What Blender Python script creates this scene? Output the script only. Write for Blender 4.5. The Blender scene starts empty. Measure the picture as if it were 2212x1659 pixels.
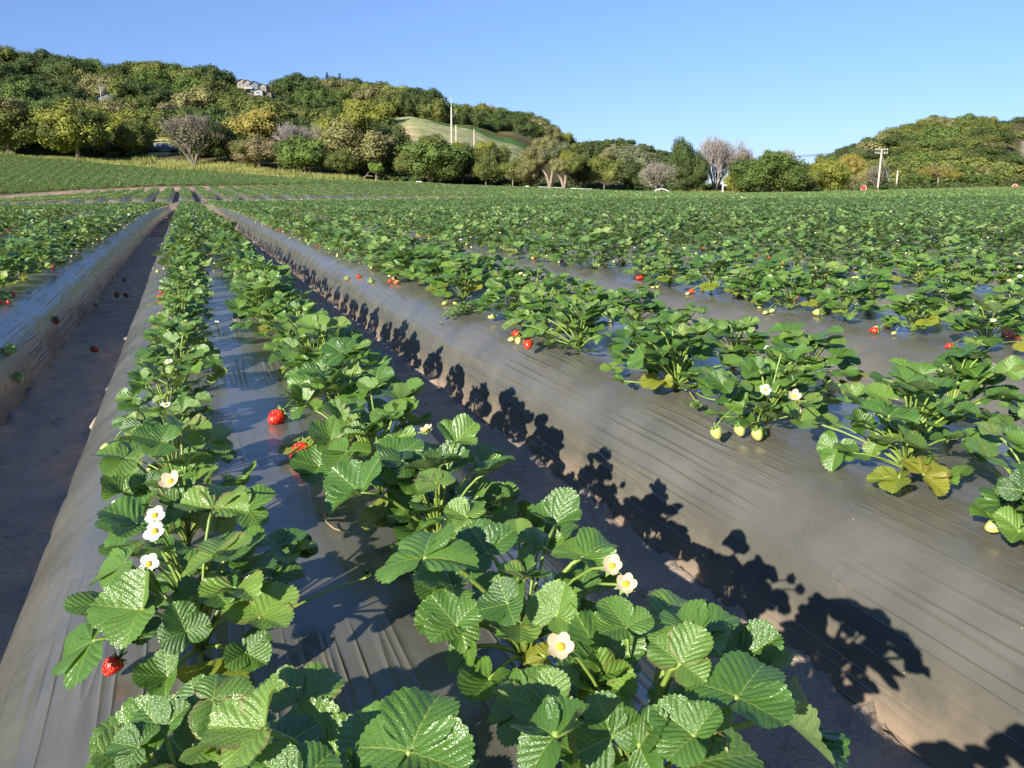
import bpy, math, random
import numpy as np
from mathutils import Vector, Matrix, noise as mnoise
R_ = random.Random(7)
rng = np.random.default_rng(11)
SC = bpy.context.scene
COL = SC.collection

# ------------------------------------------------------------------ camera frame
FPX = 790.0
PITCH, YAW = math.radians(14.0704), math.radians(21.997)
CAMZ = 0.84
cr = np.array([math.cos(YAW), -math.sin(YAW), 0.0])
cfh = np.array([math.sin(YAW), math.cos(YAW), 0.0])
cf = np.array([math.sin(YAW)*math.cos(PITCH), math.cos(YAW)*math.cos(PITCH), -math.sin(PITCH)])
cu = np.cross(cr, cf)
S = 1024/2212.0           # my notes on the photograph use a 2212 px wide copy


def ray(x, y):
    return cf + cr*((x*S-512)/FPX) + cu*((384-y*S)/FPX)


def at_depth(x, y, v):    # world point seen at (x, y), at horizontal depth v
    d = ray(x, y)
    return np.array([0, 0, CAMZ]) + d*(v/(d@cfh))


def on_z(x, y, z):
    d = ray(x, y)
    return np.array([0, 0, CAMZ]) + d*((z-CAMZ)/d[2])


def elev(py, v, px=1106):
    return at_depth(px, py, v)[2]


def uv_of(X, Y):
    return X*cr[0]+Y*cr[1], X*cfh[0]+Y*cfh[1]


def tcol(px):
    return (px-1106)*S/FPX*1.0


# ------------------------------------------------------------------ noise
def _hash(ix, iy, seed):
    h = (ix.astype(np.int64)*374761393 + iy.astype(np.int64)*668265263 + seed*1442695041) & 0xffffffff
    h = ((h ^ (h >> 13))*1274126177) & 0xffffffff
    return ((h ^ (h >> 16)) & 0xffff)/65535.0


def vnoise(x, y, seed=0):
    ix = np.floor(x); iy = np.floor(y)
    fx = x-ix; fy = y-iy
    fx = fx*fx*(3-2*fx); fy = fy*fy*(3-2*fy)
    a = _hash(ix, iy, seed); b = _hash(ix+1, iy, seed)
    c = _hash(ix, iy+1, seed); d = _hash(ix+1, iy+1, seed)
    return (a*(1-fx)+b*fx)*(1-fy)+(c*(1-fx)+d*fx)*fy


def fbm(x, y, octv=4, seed=0):
    s = 0; a = 0.5
    for i in range(octv):
        s = s + a*vnoise(x, y, seed+i*17)
        x = x*2.03+3.1; y = y*2.03+1.7; a *= 0.5
    return s


# ------------------------------------------------------------------ terrain table
# column px -> list of (depth, py of the ground); 'z' tuples give heights
def pr(*a): return a
PROF = {
 -900: [(0,'z',0),(25,'z',0),(75,'z',-0.3),(90,'z',1),(130,'z',9),(320,135),(600,'z',40),(1600,'z',30)],
 0:    [(0,'z',0),(20,'z',-0.06),(32,'z',-0.35),(42,'z',-0.68),(45,'z',-0.38),(60,'z',-0.65),(75,'z',-0.80),(82,413),(125,331),(134,332),(200,250),(320,124),(450,'z',45),(1600,'z',30)],
 150:  [(0,'z',0),(20,'z',-0.06),(32,'z',-0.32),(43,'z',-0.62),(46,'z',-0.26),(60,'z',-0.40),(77,'z',-0.40),(84,407),(125,344),(135,337),(200,255),(320,148),(450,'z',45),(1600,'z',30)],
 300:  [(0,'z',0),(20,'z',-0.06),(32,'z',-0.28),(44,'z',-0.55),(48,'z',-0.14),(60,'z',-0.10),(79,'z',0.10),(86,402),(124,359),(134,344),(200,265),(320,172),(450,'z',40),(1600,'z',30)],
 395:  [(0,'z',0),(20,'z',-0.06),(32,'z',-0.26),(45,'z',-0.50),(49,'z',-0.08),(60,'z',0.0),(80,'z',0.26),(87,400),(120,369),(132,346),(200,270),(320,170),(450,'z',35),(1600,'z',30)],
 520:  [(0,'z',0),(20,'z',-0.05),(32,'z',-0.24),(47,'z',-0.46),(51,'z',-0.06),(62,'z',0.08),(84,'z',0.50),(90,398),(112,377),(125,353),(200,280),(300,192),(340,180),(450,'z',35),(1600,'z',30)],
 660:  [(0,'z',0),(20,'z',-0.05),(32,'z',-0.22),(48,'z',-0.42),(52,'z',-0.08),(65,'z',0.12),(87,'z',0.65),(92,397),(103,388),(119,374),(200,290),(320,200),(450,'z',30),(1600,'z',30)],
 756:  [(0,'z',0),(20,'z',-0.05),(32,'z',-0.2),(49,'z',-0.40),(53,'z',-0.10),(70,'z',0.25),(95,395),(113,382),(200,300),(320,206),(450,'z',30),(1600,'z',30)],
 822:  [(0,'z',0),(20,'z',-0.04),(32,'z',-0.18),(49,'z',-0.36),(53,'z',-0.12),(70,'z',0.15),(98,397),(120,390),(150,345),(235,252),(320,212),(450,'z',30),(1600,'z',30)],
 900:  [(0,'z',0),(20,'z',-0.04),(32,'z',-0.16),(50,'z',-0.34),(54,'z',-0.14),(72,'z',0.05),(100,400),(120,395),(150,352),(235,250),(330,224),(450,'z',28),(1600,'z',30)],
 1000: [(0,'z',0),(20,'z',-0.03),(32,'z',-0.12),(51,'z',-0.32),(55,'z',-0.16),(72,'z',-0.05),(103,406),(120,400),(150,360),(235,272),(380,270),(450,256),(600,'z',22),(1600,'z',20)],
 1106: [(0,'z',0),(22,'z',-0.02),(52,'z',-0.26),(56,'z',-0.18),(72,'z',-0.12),(105,410),(120,406),(150,372),(235,300),(380,285),(450,258),(600,'z',18),(1600,'z',15)],
 1160: [(0,'z',0),(22,'z',-0.02),(52,'z',-0.22),(105,412),(120,409),(160,390),(235,320),(350,310),(450,280),(600,'z',15),(1600,'z',10)],
 1260: [(0,'z',0),(22,'z',-0.02),(52,'z',-0.22),(110,416),(120,414),(160,404),(300,380),(430,345),(500,'z',12),(650,'z',5),(780,310),(900,'z',30),(1600,'z',0)],
 1340: [(0,'z',0),(22,'z',-0.02),(52,'z',-0.25),(112,419),(120,417),(200,408),(650,'z',2),(780,303),(900,'z',30),(1600,'z',0)],
 1440: [(0,'z',0),(22,'z',-0.02),(52,'z',-0.28),(115,421),(125,419),(200,408),(650,'z',2),(780,338),(900,'z',20),(1600,'z',0)],
 1500: [(0,'z',0),(22,'z',-0.02),(52,'z',-0.3),(118,422),(128,420),(200,410),(650,'z',0),(780,'z',4),(1600,'z',0)],
 1584: [(0,'z',0),(22,'z',-0.02),(52,'z',-0.3),(120,423),(130,420),(200,409),(1600,'z',0)],
 1720: [(0,'z',0),(22,'z',-0.02),(52,'z',-0.28),(125,421),(140,418),(200,408),(350,385),(450,'z',5),(1600,'z',0)],
 1830: [(0,'z',0),(22,'z',-0.02),(52,'z',-0.22),(132,418),(160,413),(200,402),(270,360),(350,334),(450,'z',15),(1600,'z',0)],
 1960: [(0,'z',0),(22,'z',-0.02),(52,'z',-0.15),(140,414),(165,411),(200,398),(270,330),(350,276),(450,'z',30),(1600,'z',10)],
 2080: [(0,'z',0),(22,'z',-0.02),(52,'z',-0.1),(145,411),(170,409),(200,396),(270,325),(350,276),(450,'z',30),(1600,'z',10)],
 2150: [(0,'z',0),(22,'z',-0.02),(52,'z',-0.08),(148,410),(175,408),(200,398),(270,345),(350,302),(420,'z',32),(520,284),(700,'z',40),(1600,'z',10)],
 2230: [(0,'z',0),(22,'z',-0.02),(52,'z',-0.05),(150,409),(180,406),(200,400),(270,375),(350,360),(420,'z',25),(520,276),(700,'z',40),(1600,'z',10)],
 3100: [(0,'z',0),(22,'z',-0.02),(52,'z',0),(150,409),(200,405),(350,380),(520,300),(700,'z',40),(1600,'z',10)],
}
VG = np.concatenate([np.arange(0, 160, 1.0), np.arange(160, 600, 5.0), np.arange(600, 1601, 25.0)])
_cols = sorted(PROF)
TG = np.array([tcol(c) for c in _cols])
ZT = np.zeros((len(_cols), len(VG)))
for _i, _c in enumerate(_cols):
    vs, zs = [], []
    for e in PROF[_c]:
        if len(e) == 3: vs.append(e[0]); zs.append(e[2])
        else: vs.append(e[0]); zs.append(elev(e[1], e[0]))
    ZT[_i] = np.interp(VG, vs, zs)


def G(X, Y):
    X = np.asarray(X, float); Y = np.asarray(Y, float)
    u, v = uv_of(X, Y)
    t = np.where(v > 0.5, u/np.maximum(v, 0.5), 0)
    t = np.clip(t, TG[0], TG[-1])
    vv = np.clip(v, 0, VG[-1]-1e-3)
    ci = np.clip(np.searchsorted(TG, t)-1, 0, len(TG)-2)
    ft = (t-TG[ci])/(TG[ci+1]-TG[ci]); ft = ft*ft*(3-2*ft)*0.6+ft*0.4
    vi = np.clip(np.searchsorted(VG, vv, side='right')-1, 0, len(VG)-2)
    fv = (vv-VG[vi])/(VG[vi+1]-VG[vi])
    a = ZT[ci, vi]*(1-fv)+ZT[ci, vi+1]*fv
    b = ZT[ci+1, vi]*(1-fv)+ZT[ci+1, vi+1]*fv
    return a*(1-ft)+b*ft


def g(x, y): return float(G(x, y))
EDGE_PX = [-900, 0, 300, 400, 520, 605, 756, 900, 1106, 1300, 1450, 1584, 1800, 2000, 2212, 3100]
EDGE_V = [125, 125, 124, 120, 112, 107, 96, 99, 104, 109, 114, 119, 130, 140, 150, 150]


def edge_v(t): return np.interp(t, [tcol(p) for p in EDGE_PX], EDGE_V)


def in_field(X, Y):
    """0 none, 1 near block, 2 second block, 3 field beyond the dirt road"""
    u, v = uv_of(np.asarray(X, float), np.asarray(Y, float))
    t = u/np.maximum(v, 0.5)
    r = np.where(Y < 49.5, 1, np.where((Y > 52.0) & (Y < 88), 2, np.where((Y > 93.5) | ((X > 17) & (Y >= 88)), 3, 0)))
    return np.where((v < edge_v(t)) | (v < 5), r, 0)


# ------------------------------------------------------------------ object helpers
def tag(o, label=None, cat=None, group=None, kind=None):
    if label: o['label'] = label
    if cat: o['category'] = cat
    if group: o['group'] = group
    if kind: o['kind'] = kind
    return o


def link(o, parent=None):
    COL.objects.link(o)
    if parent is not None: o.parent = parent
    return o


def empty(name, loc=(0, 0, 0), rz=0.0):
    o = bpy.data.objects.new(name, None); o.empty_display_size = 0.1
    o.location = loc; o.rotation_euler = (0, 0, rz)
    return link(o)


def obj(name, me, mats=None, parent=None, loc=None):
    if mats is not None and len(me.materials) == 0:
        for m in (mats if isinstance(mats, (list, tuple)) else [mats]): me.materials.append(m)
    o = bpy.data.objects.new(name, me)
    if loc is not None: o.location = loc
    return link(o, parent)


def np_mesh(name, V, F, k, smooth=False, attr=None, mat=None, uv=None):
    """V (n,3), F (m,k) uniform polygons"""
    me = bpy.data.meshes.new(name)
    V = np.ascontiguousarray(V, np.float32); F = np.ascontiguousarray(F, np.int32)
    me.vertices.add(len(V)); me.vertices.foreach_set('co', V.ravel())
    me.loops.add(F.size); me.loops.foreach_set('vertex_index', F.ravel())
    me.polygons.add(len(F)); me.polygons.foreach_set('loop_start', np.arange(0, F.size, k, dtype=np.int32))
    if mat is not None: me.polygons.foreach_set('material_index', np.ascontiguousarray(mat, np.int32))
    me.polygons.foreach_set('use_smooth', np.full(len(F), smooth))
    me.update(calc_edges=True)
    if attr is not None:
        for nm, arr in attr.items():
            if arr.ndim == 1:
                a = me.attributes.new(nm, 'FLOAT', 'POINT'); a.data.foreach_set('value', np.ascontiguousarray(arr, np.float32))
            else:
                a = me.attributes.new(nm, 'FLOAT_COLOR', 'POINT')
                c = np.ones((len(V), 4), np.float32); c[:, :3] = arr; a.data.foreach_set('color', c.ravel())
    if uv is not None:
        l = me.uv_layers.new(name='UVMap'); l.data.foreach_set('uv', np.ascontiguousarray(uv[F.ravel()], np.float32).ravel())
    return me


class MB:
    """collects simple shapes for one mesh"""
    def __init__(s): s.v = []; s.f = []; s.m = []; s.mi = 0
    def add(s, vs, fs):
        o = len(s.v); s.v += [tuple(map(float, p)) for p in vs]
        s.f += [tuple(i+o for i in f) for f in fs]; s.m += [s.mi]*len(fs); return s
    def box(s, c, d, rz=0):
        x, y, z = d[0]/2, d[1]/2, d[2]/2; ca, sa = math.cos(rz), math.sin(rz)
        vs = [(c[0]+a*x*ca-b*y*sa, c[1]+a*x*sa+b*y*ca, c[2]+e*z) for a in (-1, 1) for b in (-1, 1) for e in (-1, 1)]
        return s.add(vs, [(0,1,3,2),(4,6,7,5),(0,4,5,1),(2,3,7,6),(0,2,6,4),(1,5,7,3)])
    def tube(s, pts, rad, n=6, cap=True):
        pts = [Vector(p) for p in pts]; m = len(pts)
        if not hasattr(rad, '__len__'): rad = [rad]*m
        rings = []; up = Vector((0.13, 0.21, 1))
        for i, p in enumerate(pts):
            d = (pts[min(i+1, m-1)]-pts[max(i-1, 0)])
            if d.length < 1e-9: d = Vector((0, 0, 1))
            d.normalize()
            a = d.cross(up)
            if a.length < 0.1: a = d.cross(Vector((1, 0, 0)))
            a.normalize(); b = d.cross(a)
            rings.append([p+(a*math.cos(2*math.pi*j/n)+b*math.sin(2*math.pi*j/n))*rad[i] for j in range(n)])
        vs = [q for r in rings for q in r]; fs = []
        for i in range(m-1):
            for j in range(n):
                k = (j+1) % n; fs.append((i*n+j, i*n+k, (i+1)*n+k, (i+1)*n+j))
        if cap: fs.append(tuple(range(n-1, -1, -1))); fs.append(tuple((m-1)*n+j for j in range(n)))
        return s.add(vs, fs)
    def lathe(s, prof, c=(0, 0, 0), n=12, M=None):
        vs = []; fs = []
        for r, z in prof:
            for j in range(n):
                p = Vector((r*math.cos(2*math.pi*j/n), r*math.sin(2*math.pi*j/n), z))
                if M is not None: p = M @ p
                vs.append((p[0]+c[0], p[1]+c[1], p[2]+c[2]))
        for i in range(len(prof)-1):
            for j in range(n):
                k = (j+1) % n; fs.append((i*n+j, i*n+k, (i+1)*n+k, (i+1)*n+j))
        return s.add(vs, fs)
    def build(s, name, mats, parent=None, smooth=False, loc=None):
        me = bpy.data.meshes.new(name); me.from_pydata(s.v, [], s.f)
        for m in (mats if isinstance(mats, (list, tuple)) else [mats]): me.materials.append(m)
        me.polygons.foreach_set('material_index', s.m)
        me.polygons.foreach_set('use_smooth', [smooth]*len(s.f)); me.update()
        o = bpy.data.objects.new(name, me)
        if loc is not None: o.location = loc
        return link(o, parent)


# ------------------------------------------------------------------ materials
def newmat(name):
    m = bpy.data.materials.new(name); m.use_nodes = True
    nt = m.node_tree; nt.nodes.clear()
    out = nt.nodes.new('ShaderNodeOutputMaterial')
    b = nt.nodes.new('ShaderNodeBsdfPrincipled'); nt.links.new(b.outputs[0], out.inputs[0])
    return m, nt, b, out


def N(nt, typ, **kw):
    n = nt.nodes.new(typ)
    for k, v in kw.items():
        if k in n.inputs if isinstance(k, str) else False: n.inputs[k].default_value = v
        else: setattr(n, k, v)
    return n


def math_(nt, op, a, b=None, c=None, clamp=False):
    n = nt.nodes.new('ShaderNodeMath'); n.operation = op; n.use_clamp = clamp
    for i, x in enumerate((a, b, c)):
        if x is None: continue
        if isinstance(x, (int, float)): n.inputs[i].default_value = x
        else: nt.links.new(x, n.inputs[i])
    return n.outputs[0]


def mix_(nt, fac, a, b, mode='MIX'):
    n = nt.nodes.new('ShaderNodeMix'); n.data_type = 'RGBA'; n.blend_type = mode
    for i, x in ((0, fac), (6, a), (7, b)):
        if isinstance(x, (int, float)): n.inputs[i].default_value = x
        elif isinstance(x, tuple): n.inputs[i].default_value = (*x, 1)
        else: nt.links.new(x, n.inputs[i])
    return n.outputs[2]


def noise_(nt, vec, scale, detail=3, rough=0.55, dist=0.0):
    n = nt.nodes.new('ShaderNodeTexNoise'); n.inputs['Scale'].default_value = scale
    n.inputs['Detail'].default_value = detail; n.inputs['Roughness'].default_value = rough
    n.inputs['Distortion'].default_value = dist
    if vec is not None: nt.links.new(vec, n.inputs['Vector'])
    return n.outputs['Fac']


def ramp_(nt, fac, stops):
    n = nt.nodes.new('ShaderNodeValToRGB'); cr_ = n.color_ramp
    while len(cr_.elements) < len(stops): cr_.elements.new(0.5)
    for e, (p, c) in zip(cr_.elements, stops):
        e.position = p; e.color = (*c, 1) if len(c) == 3 else c
    nt.links.new(fac, n.inputs[0]); return n.outputs[0]


def maprange(nt, v, a, b, c, d):
    n = nt.nodes.new('ShaderNodeMapRange'); nt.links.new(v, n.inputs[0])
    for i, x in enumerate((a, b, c, d)): n.inputs[i+1].default_value = x
    return n.outputs[0]


def bump_(nt, b, h, strength, dist, prev=None):
    n = nt.nodes.new('ShaderNodeBump'); n.inputs['Strength'].default_value = strength
    n.inputs['Distance'].default_value = dist; nt.links.new(h, n.inputs['Height'])
    if prev is not None: nt.links.new(prev, n.inputs['Normal'])
    nt.links.new(n.outputs[0], b.inputs['Normal']); return n.outputs[0]


def simple(name, col, rough=0.6, metal=0, spec=0.5, var=0.0, vscale=8.0, bump=0.0):
    m, nt, b, out = newmat(name)
    b.inputs['Roughness'].default_value = rough; b.inputs['Metallic'].default_value = metal
    b.inputs['Specular IOR Level'].default_value = spec
    if var or bump:
        tc = nt.nodes.new('ShaderNodeTexCoord')
        f = noise_(nt, tc.outputs['Object'], vscale, 4)
        k = maprange(nt, f, 0.3, 0.7, 1-var, 1+var)
        c = mix_(nt, 1.0, col, k, 'MULTIPLY'); nt.links.new(c, b.inputs['Base Color'])
        if bump: bump_(nt, b, f, 0.6, bump)
    else: b.inputs['Base Color'].default_value = (*col, 1)
    return m


def leaf_material(name, near, palette, trans=0.22, gloss=0.30, spec=0.5):
    """strawberry leaf: palette = dark, mid, light colours picked by per-leaf value"""
    m, nt, b, out = newmat(name)
    at = nt.nodes.new('ShaderNodeAttribute'); at.attribute_name = 'rnd'
    r = at.outputs['Fac']
    if near:
        oi = nt.nodes.new('ShaderNodeObjectInfo')
        r = math_(nt, 'ADD', math_(nt, 'MULTIPLY', r, 0.3), math_(nt, 'MULTIPLY', oi.outputs['Random'], 0.7))
    col = ramp_(nt, r, palette)
    tc = nt.nodes.new('ShaderNodeTexCoord')
    if near:
        uvn = nt.nodes.new('ShaderNodeSeparateXYZ'); nt.links.new(tc.outputs['UV'], uvn.inputs[0])
        ax = math_(nt, 'ABSOLUTE', uvn.outputs[0]); y = uvn.outputs[1]
        n1 = noise_(nt, tc.outputs['UV'], 9, 2)
        c = math_(nt, 'MULTIPLY', math_(nt, 'ADD', math_(nt, 'SUBTRACT', y, math_(nt, 'MULTIPLY', ax, 1.05)), math_(nt, 'MULTIPLY', math_(nt, 'MULTIPLY', ax, ax), .55)), 6.5)
        c = math_(nt, 'ADD', c, math_(nt, 'MULTIPLY', n1, 0.30))
        s = math_(nt, 'ABSOLUTE', math_(nt, 'SINE', math_(nt, 'MULTIPLY', c, math.pi)))      # 0 on a side vein
        vein = math_(nt, 'SUBTRACT', 1.0, math_(nt, 'SMOOTH_MIN', math_(nt, 'MULTIPLY', s, 4.5), 1.0, 0.1), None, True)
        rib = math_(nt, 'LESS_THAN', ax, 0.013)
        vm = math_(nt, 'MAXIMUM', math_(nt, 'MULTIPLY', vein, 0.30), math_(nt, 'MULTIPLY', rib, 0.85))
        col = mix_(nt, vm, col, (0.22, 0.30, 0.06))
        blot = noise_(nt, tc.outputs['Object'], 30, 3)
        col = mix_(nt, 1.0, col, maprange(nt, blot, 0.3, 0.7, 0.82, 1.15), 'MULTIPLY')
        # reddish brown wear near the rim of a few leaves
        rr = math_(nt, 'SQRT', math_(nt, 'ADD', math_(nt, 'MULTIPLY', uvn.outputs[0], uvn.outputs[0]),
                                     math_(nt, 'POWER', math_(nt, 'SUBTRACT', y, 0.5), 2.0)))
        rim = maprange(nt, math_(nt, 'ADD', rr, math_(nt, 'MULTIPLY', blot, 0.14)), 0.52, 0.58, 0.0, 1.0)
        rim = math_(nt, 'MULTIPLY', rim, math_(nt, 'GREATER_THAN', oi.outputs['Random'], 0.72))
        col = mix_(nt, math_(nt, 'MULTIPLY', rim, 0.55), col, (0.20, 0.10, 0.05))
        vor = nt.nodes.new('ShaderNodeTexVoronoi'); vor.inputs['Scale'].default_value = 34
        nt.links.new(tc.outputs['UV'], vor.inputs['Vector'])
        h = math_(nt, 'ADD', math_(nt, 'MULTIPLY', math_(nt, 'POWER', s, 0.6), 0.55), math_(nt, 'MULTIPLY', math_(nt, 'SUBTRACT', 1.0, vor.outputs['Distance']), 0.55))
        h = math_(nt, 'ADD', h, math_(nt, 'MULTIPLY', noise_(nt, tc.outputs['UV'], 20, 3), 0.4))
        bump_(nt, b, h, 0.6, 0.0014)
    ge = nt.nodes.new('ShaderNodeNewGeometry')
    col = mix_(nt, math_(nt, 'MULTIPLY', ge.outputs['Backfacing'], 0.62), col, (0.20, 0.27, 0.11))   # paler leaf underside
    nt.links.new(col, b.inputs['Base Color'])
    rgh = nt.nodes.new('ShaderNodeMath'); rgh.operation = 'MULTIPLY_ADD'
    nt.links.new(ge.outputs['Backfacing'], rgh.inputs[0]); rgh.inputs[1].default_value = 0.25; rgh.inputs[2].default_value = gloss
    nt.links.new(rgh.outputs[0], b.inputs['Roughness'])
    b.inputs['Specular IOR Level'].default_value = spec
    tr = nt.nodes.new('ShaderNodeBsdfTranslucent')
    tcn = mix_(nt, 1.0, col, (2.0, 1.9, 0.9), 'MULTIPLY'); nt.links.new(tcn, tr.inputs[0])
    mx = nt.nodes.new('ShaderNodeMixShader'); mx.inputs[0].default_value = trans
    nt.links.new(b.outputs[0], mx.inputs[1]); nt.links.new(tr.outputs[0], mx.inputs[2])
    nt.links.new(mx.outputs[0], out.inputs[0])
    return m


PAL = [(0.0, (0.046, 0.108, 0.022)), (0.30, (0.070, 0.158, 0.026)), (0.60, (0.108, 0.210, 0.034)), (0.84, (0.160, 0.268, 0.048)), (0.93, (0.21, 0.30, 0.07)), (1.0, (0.28, 0.33, 0.09))]
PALM = [(0.0, (0.048, 0.100, 0.032)), (0.25, (0.075, 0.150, 0.040)), (0.55, (0.120, 0.212, 0.058)), (0.80, (0.190, 0.290, 0.085)), (0.92, (0.28, 0.36, 0.12)), (1.0, (0.40, 0.42, 0.15))]
M_leaf = leaf_material('leaf_green', True, PAL, gloss=0.29, spec=0.8)
M_leaf_yel = leaf_material('leaf_yellowing', True, [(0, (0.15, 0.21, 0.03)), (0.5, (0.22, 0.25, 0.035)), (1, (0.30, 0.27, 0.04))], trans=0.3)
M_leafm = leaf_material('leaf_green_plain', False, PALM, trans=0.25, gloss=0.32, spec=0.6)
M_stem = simple('stem_green', (0.20, 0.28, 0.055), 0.45, var=0.25, vscale=20)
M_stemy = simple('stem_yellow', (0.42, 0.34, 0.08), 0.5, var=0.3, vscale=60)
M_petal = simple('petal_white', (0.62, 0.61, 0.55), 0.5, var=0.05, vscale=60)
M_petalo = simple('petal_withered', (0.48, 0.38, 0.25), 0.6, var=0.2, vscale=90)
M_core = simple('flower_core', (0.75, 0.45, 0.03), 0.7, var=0.2, vscale=300, bump=0.001)
M_sepal = simple('sepal_green', (0.16, 0.27, 0.06), 0.45, var=0.2, vscale=80)


def berry_mat(name, c1, c2, seedc, rough):
    m, nt, b, out = newmat(name)
    tc = nt.nodes.new('ShaderNodeTexCoord')
    v = nt.nodes.new('ShaderNodeTexVoronoi'); v.inputs['Scale'].default_value = 230
    nt.links.new(tc.outputs['Object'], v.inputs['Vector'])
    sp = nt.nodes.new('ShaderNodeSeparateXYZ'); nt.links.new(tc.outputs['Object'], sp.inputs[0])
    f = math_(nt, 'ADD', noise_(nt, tc.outputs['Object'], 40, 2), math_(nt, 'MULTIPLY', sp.outputs[2], 14.0))
    col = mix_(nt, maprange(nt, f, 0.35, 0.75, 0, 1), c1, c2)
    sd = math_(nt, 'LESS_THAN', v.outputs['Distance'], 0.24)
    col = mix_(nt, math_(nt, 'MULTIPLY', sd, 0.8), col, seedc)
    nt.links.new(col, b.inputs['Base Color']); b.inputs['Roughness'].default_value = rough
    b.inputs['Subsurface Weight'].default_value = 0.08; b.inputs['Subsurface Radius'].default_value = (0.01, 0.004, 0.003)
    b.inputs['Subsurface Scale'].default_value = 0.5
    bump_(nt, b, math_(nt, 'MINIMUM', v.outputs['Distance'], 0.5), 0.8, 0.0015)
    return m


M_red = berry_mat('berry_red', (0.62, 0.012, 0.010), (0.70, 0.03, 0.014), (0.75, 0.42, 0.08), 0.28)
M_darkred = berry_mat('berry_dark', (0.20, 0.010, 0.008), (0.10, 0.008, 0.008), (0.3, 0.15, 0.04), 0.4)
M_pink = berry_mat('berry_turning', (0.72, 0.10, 0.045), (0.66, 0.50, 0.16), (0.7, 0.5, 0.15), 0.32)
M_pale = berry_mat('berry_unripe', (0.58, 0.52, 0.16), (0.46, 0.50, 0.14), (0.62, 0.42, 0.10), 0.38)


def plastic_mat():
    m, nt, b, out = newmat('black_plastic_film')
    tc = nt.nodes.new('ShaderNodeTexCoord'); P = tc.outputs['Object']
    mp = nt.nodes.new('ShaderNodeMapping'); mp.inputs['Scale'].default_value = (1, 0.055, 0.9)
    mp.inputs['Rotation'].default_value = (0, 0, math.radians(5)); nt.links.new(P, mp.inputs[0])
    st = noise_(nt, mp.outputs[0], 30, 2, 0.5)
    mp2 = nt.nodes.new('ShaderNodeMapping'); mp2.inputs['Scale'].default_value = (1, 0.10, 1)
    mp2.inputs['Rotation'].default_value = (0, 0, math.radians(-14)); nt.links.new(P, mp2.inputs[0])
    st2 = noise_(nt, mp2.outputs[0], 34, 2, 0.5)
    patch = maprange(nt, noise_(nt, P, 2.6, 3), 0.40, 0.62, 0.12, 1.0)
    h = math_(nt, 'ADD', math_(nt, 'MULTIPLY', math_(nt, 'MULTIPLY', st, patch), .35), math_(nt, 'MULTIPLY', st2, .12))
    mp4 = nt.nodes.new('ShaderNodeMapping'); mp4.inputs['Scale'].default_value = (1, 0.022, 1.3)
    mp4.inputs['Rotation'].default_value = (0, 0, math.radians(7))
    wv = nt.nodes.new('ShaderNodeTexNoise'); wv.inputs['Scale'].default_value = 1.3; wv.inputs['Detail'].default_value = 2; nt.links.new(P, wv.inputs['Vector'])
    vm = nt.nodes.new('ShaderNodeVectorMath'); vm.operation = 'MULTIPLY_ADD'; nt.links.new(wv.outputs['Color'], vm.inputs[0]); vm.inputs[1].default_value = (.035, 0, 0); nt.links.new(P, vm.inputs[2])
    nt.links.new(vm.outputs[0], mp4.inputs[0])
    rd = noise_(nt, mp4.outputs[0], 30, 1, 0.4)
    rd = math_(nt, 'POWER', math_(nt, 'SUBTRACT', 1.0, math_(nt, 'MULTIPLY', math_(nt, 'ABSOLUTE', math_(nt, 'SUBTRACT', rd, .5)), 9.0), None, True), 3.0)
    rd = math_(nt, 'MULTIPLY', rd, maprange(nt, noise_(nt, P, 1.9, 2), 0.45, 0.6, 0.0, 1.0))
    h = math_(nt, 'ADD', h, math_(nt, 'MULTIPLY', rd, .42))
    w = noise_(nt, P, 6.0, 3)
    h = math_(nt, 'ADD', h, math_(nt, 'MULTIPLY', w, 0.9))
    dust = noise_(nt, P, 5.0, 5, 0.6)
    mp3 = nt.nodes.new('ShaderNodeMapping'); mp3.inputs['Scale'].default_value = (1, 0.03, 1)
    mp3.inputs['Rotation'].default_value = (0, 0, math.radians(4)); nt.links.new(P, mp3.inputs[0])
    streak = noise_(nt, mp3.outputs[0], 34, 2, 0.5)
    col = ramp_(nt, dust, [(0.3, (0.084, 0.081, 0.067)), (0.7, (0.126, 0.120, 0.097))])
    col = mix_(nt, math_(nt, 'MULTIPLY', maprange(nt, streak, 0.55, 0.70, 0, 1), 0.35), col, (0.150, 0.130, 0.090))
    sz_ = nt.nodes.new('ShaderNodeSeparateXYZ'); nt.links.new(P, sz_.inputs[0])
    nd = noise_(nt, P, 11, 5, .7)                              # soil splashed and blown on the lower sides
    dm = maprange(nt, math_(nt, 'ADD', sz_.outputs[2], math_(nt, 'MULTIPLY', nd, -.16)), -.10, .02, 1.0, 0.0)
    col = mix_(nt, math_(nt, 'MULTIPLY', dm, .8), col, (0.30, 0.22, 0.155))
    sp2 = maprange(nt, noise_(nt, P, 3.3, 6, .75), .60, .70, 0, 1)
    col = mix_(nt, math_(nt, 'MULTIPLY', sp2, .40), col, (0.26, 0.21, 0.155))
    spk = nt.nodes.new('ShaderNodeTexVoronoi'); spk.inputs['Scale'].default_value = 28; nt.links.new(P, spk.inputs['Vector'])
    sp = math_(nt, 'MULTIPLY', math_(nt, 'LESS_THAN', spk.outputs['Distance'], 0.035), math_(nt, 'GREATER_THAN', noise_(nt, P, 9, 1), 0.52))
    col = mix_(nt, sp, col, (0.4, 0.37, 0.32))
    nt.links.new(col, b.inputs['Base Color'])
    nt.links.new(maprange(nt, dust, 0.3, 0.7, 0.17, 0.30), b.inputs['Roughness'])
    b.inputs['Specular IOR Level'].default_value = 0.9
    b.inputs['Coat Weight'].default_value = 0.0
    bump_(nt, b, h, 0.75, 0.008)
    return m


M_plastic = plastic_mat()


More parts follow.
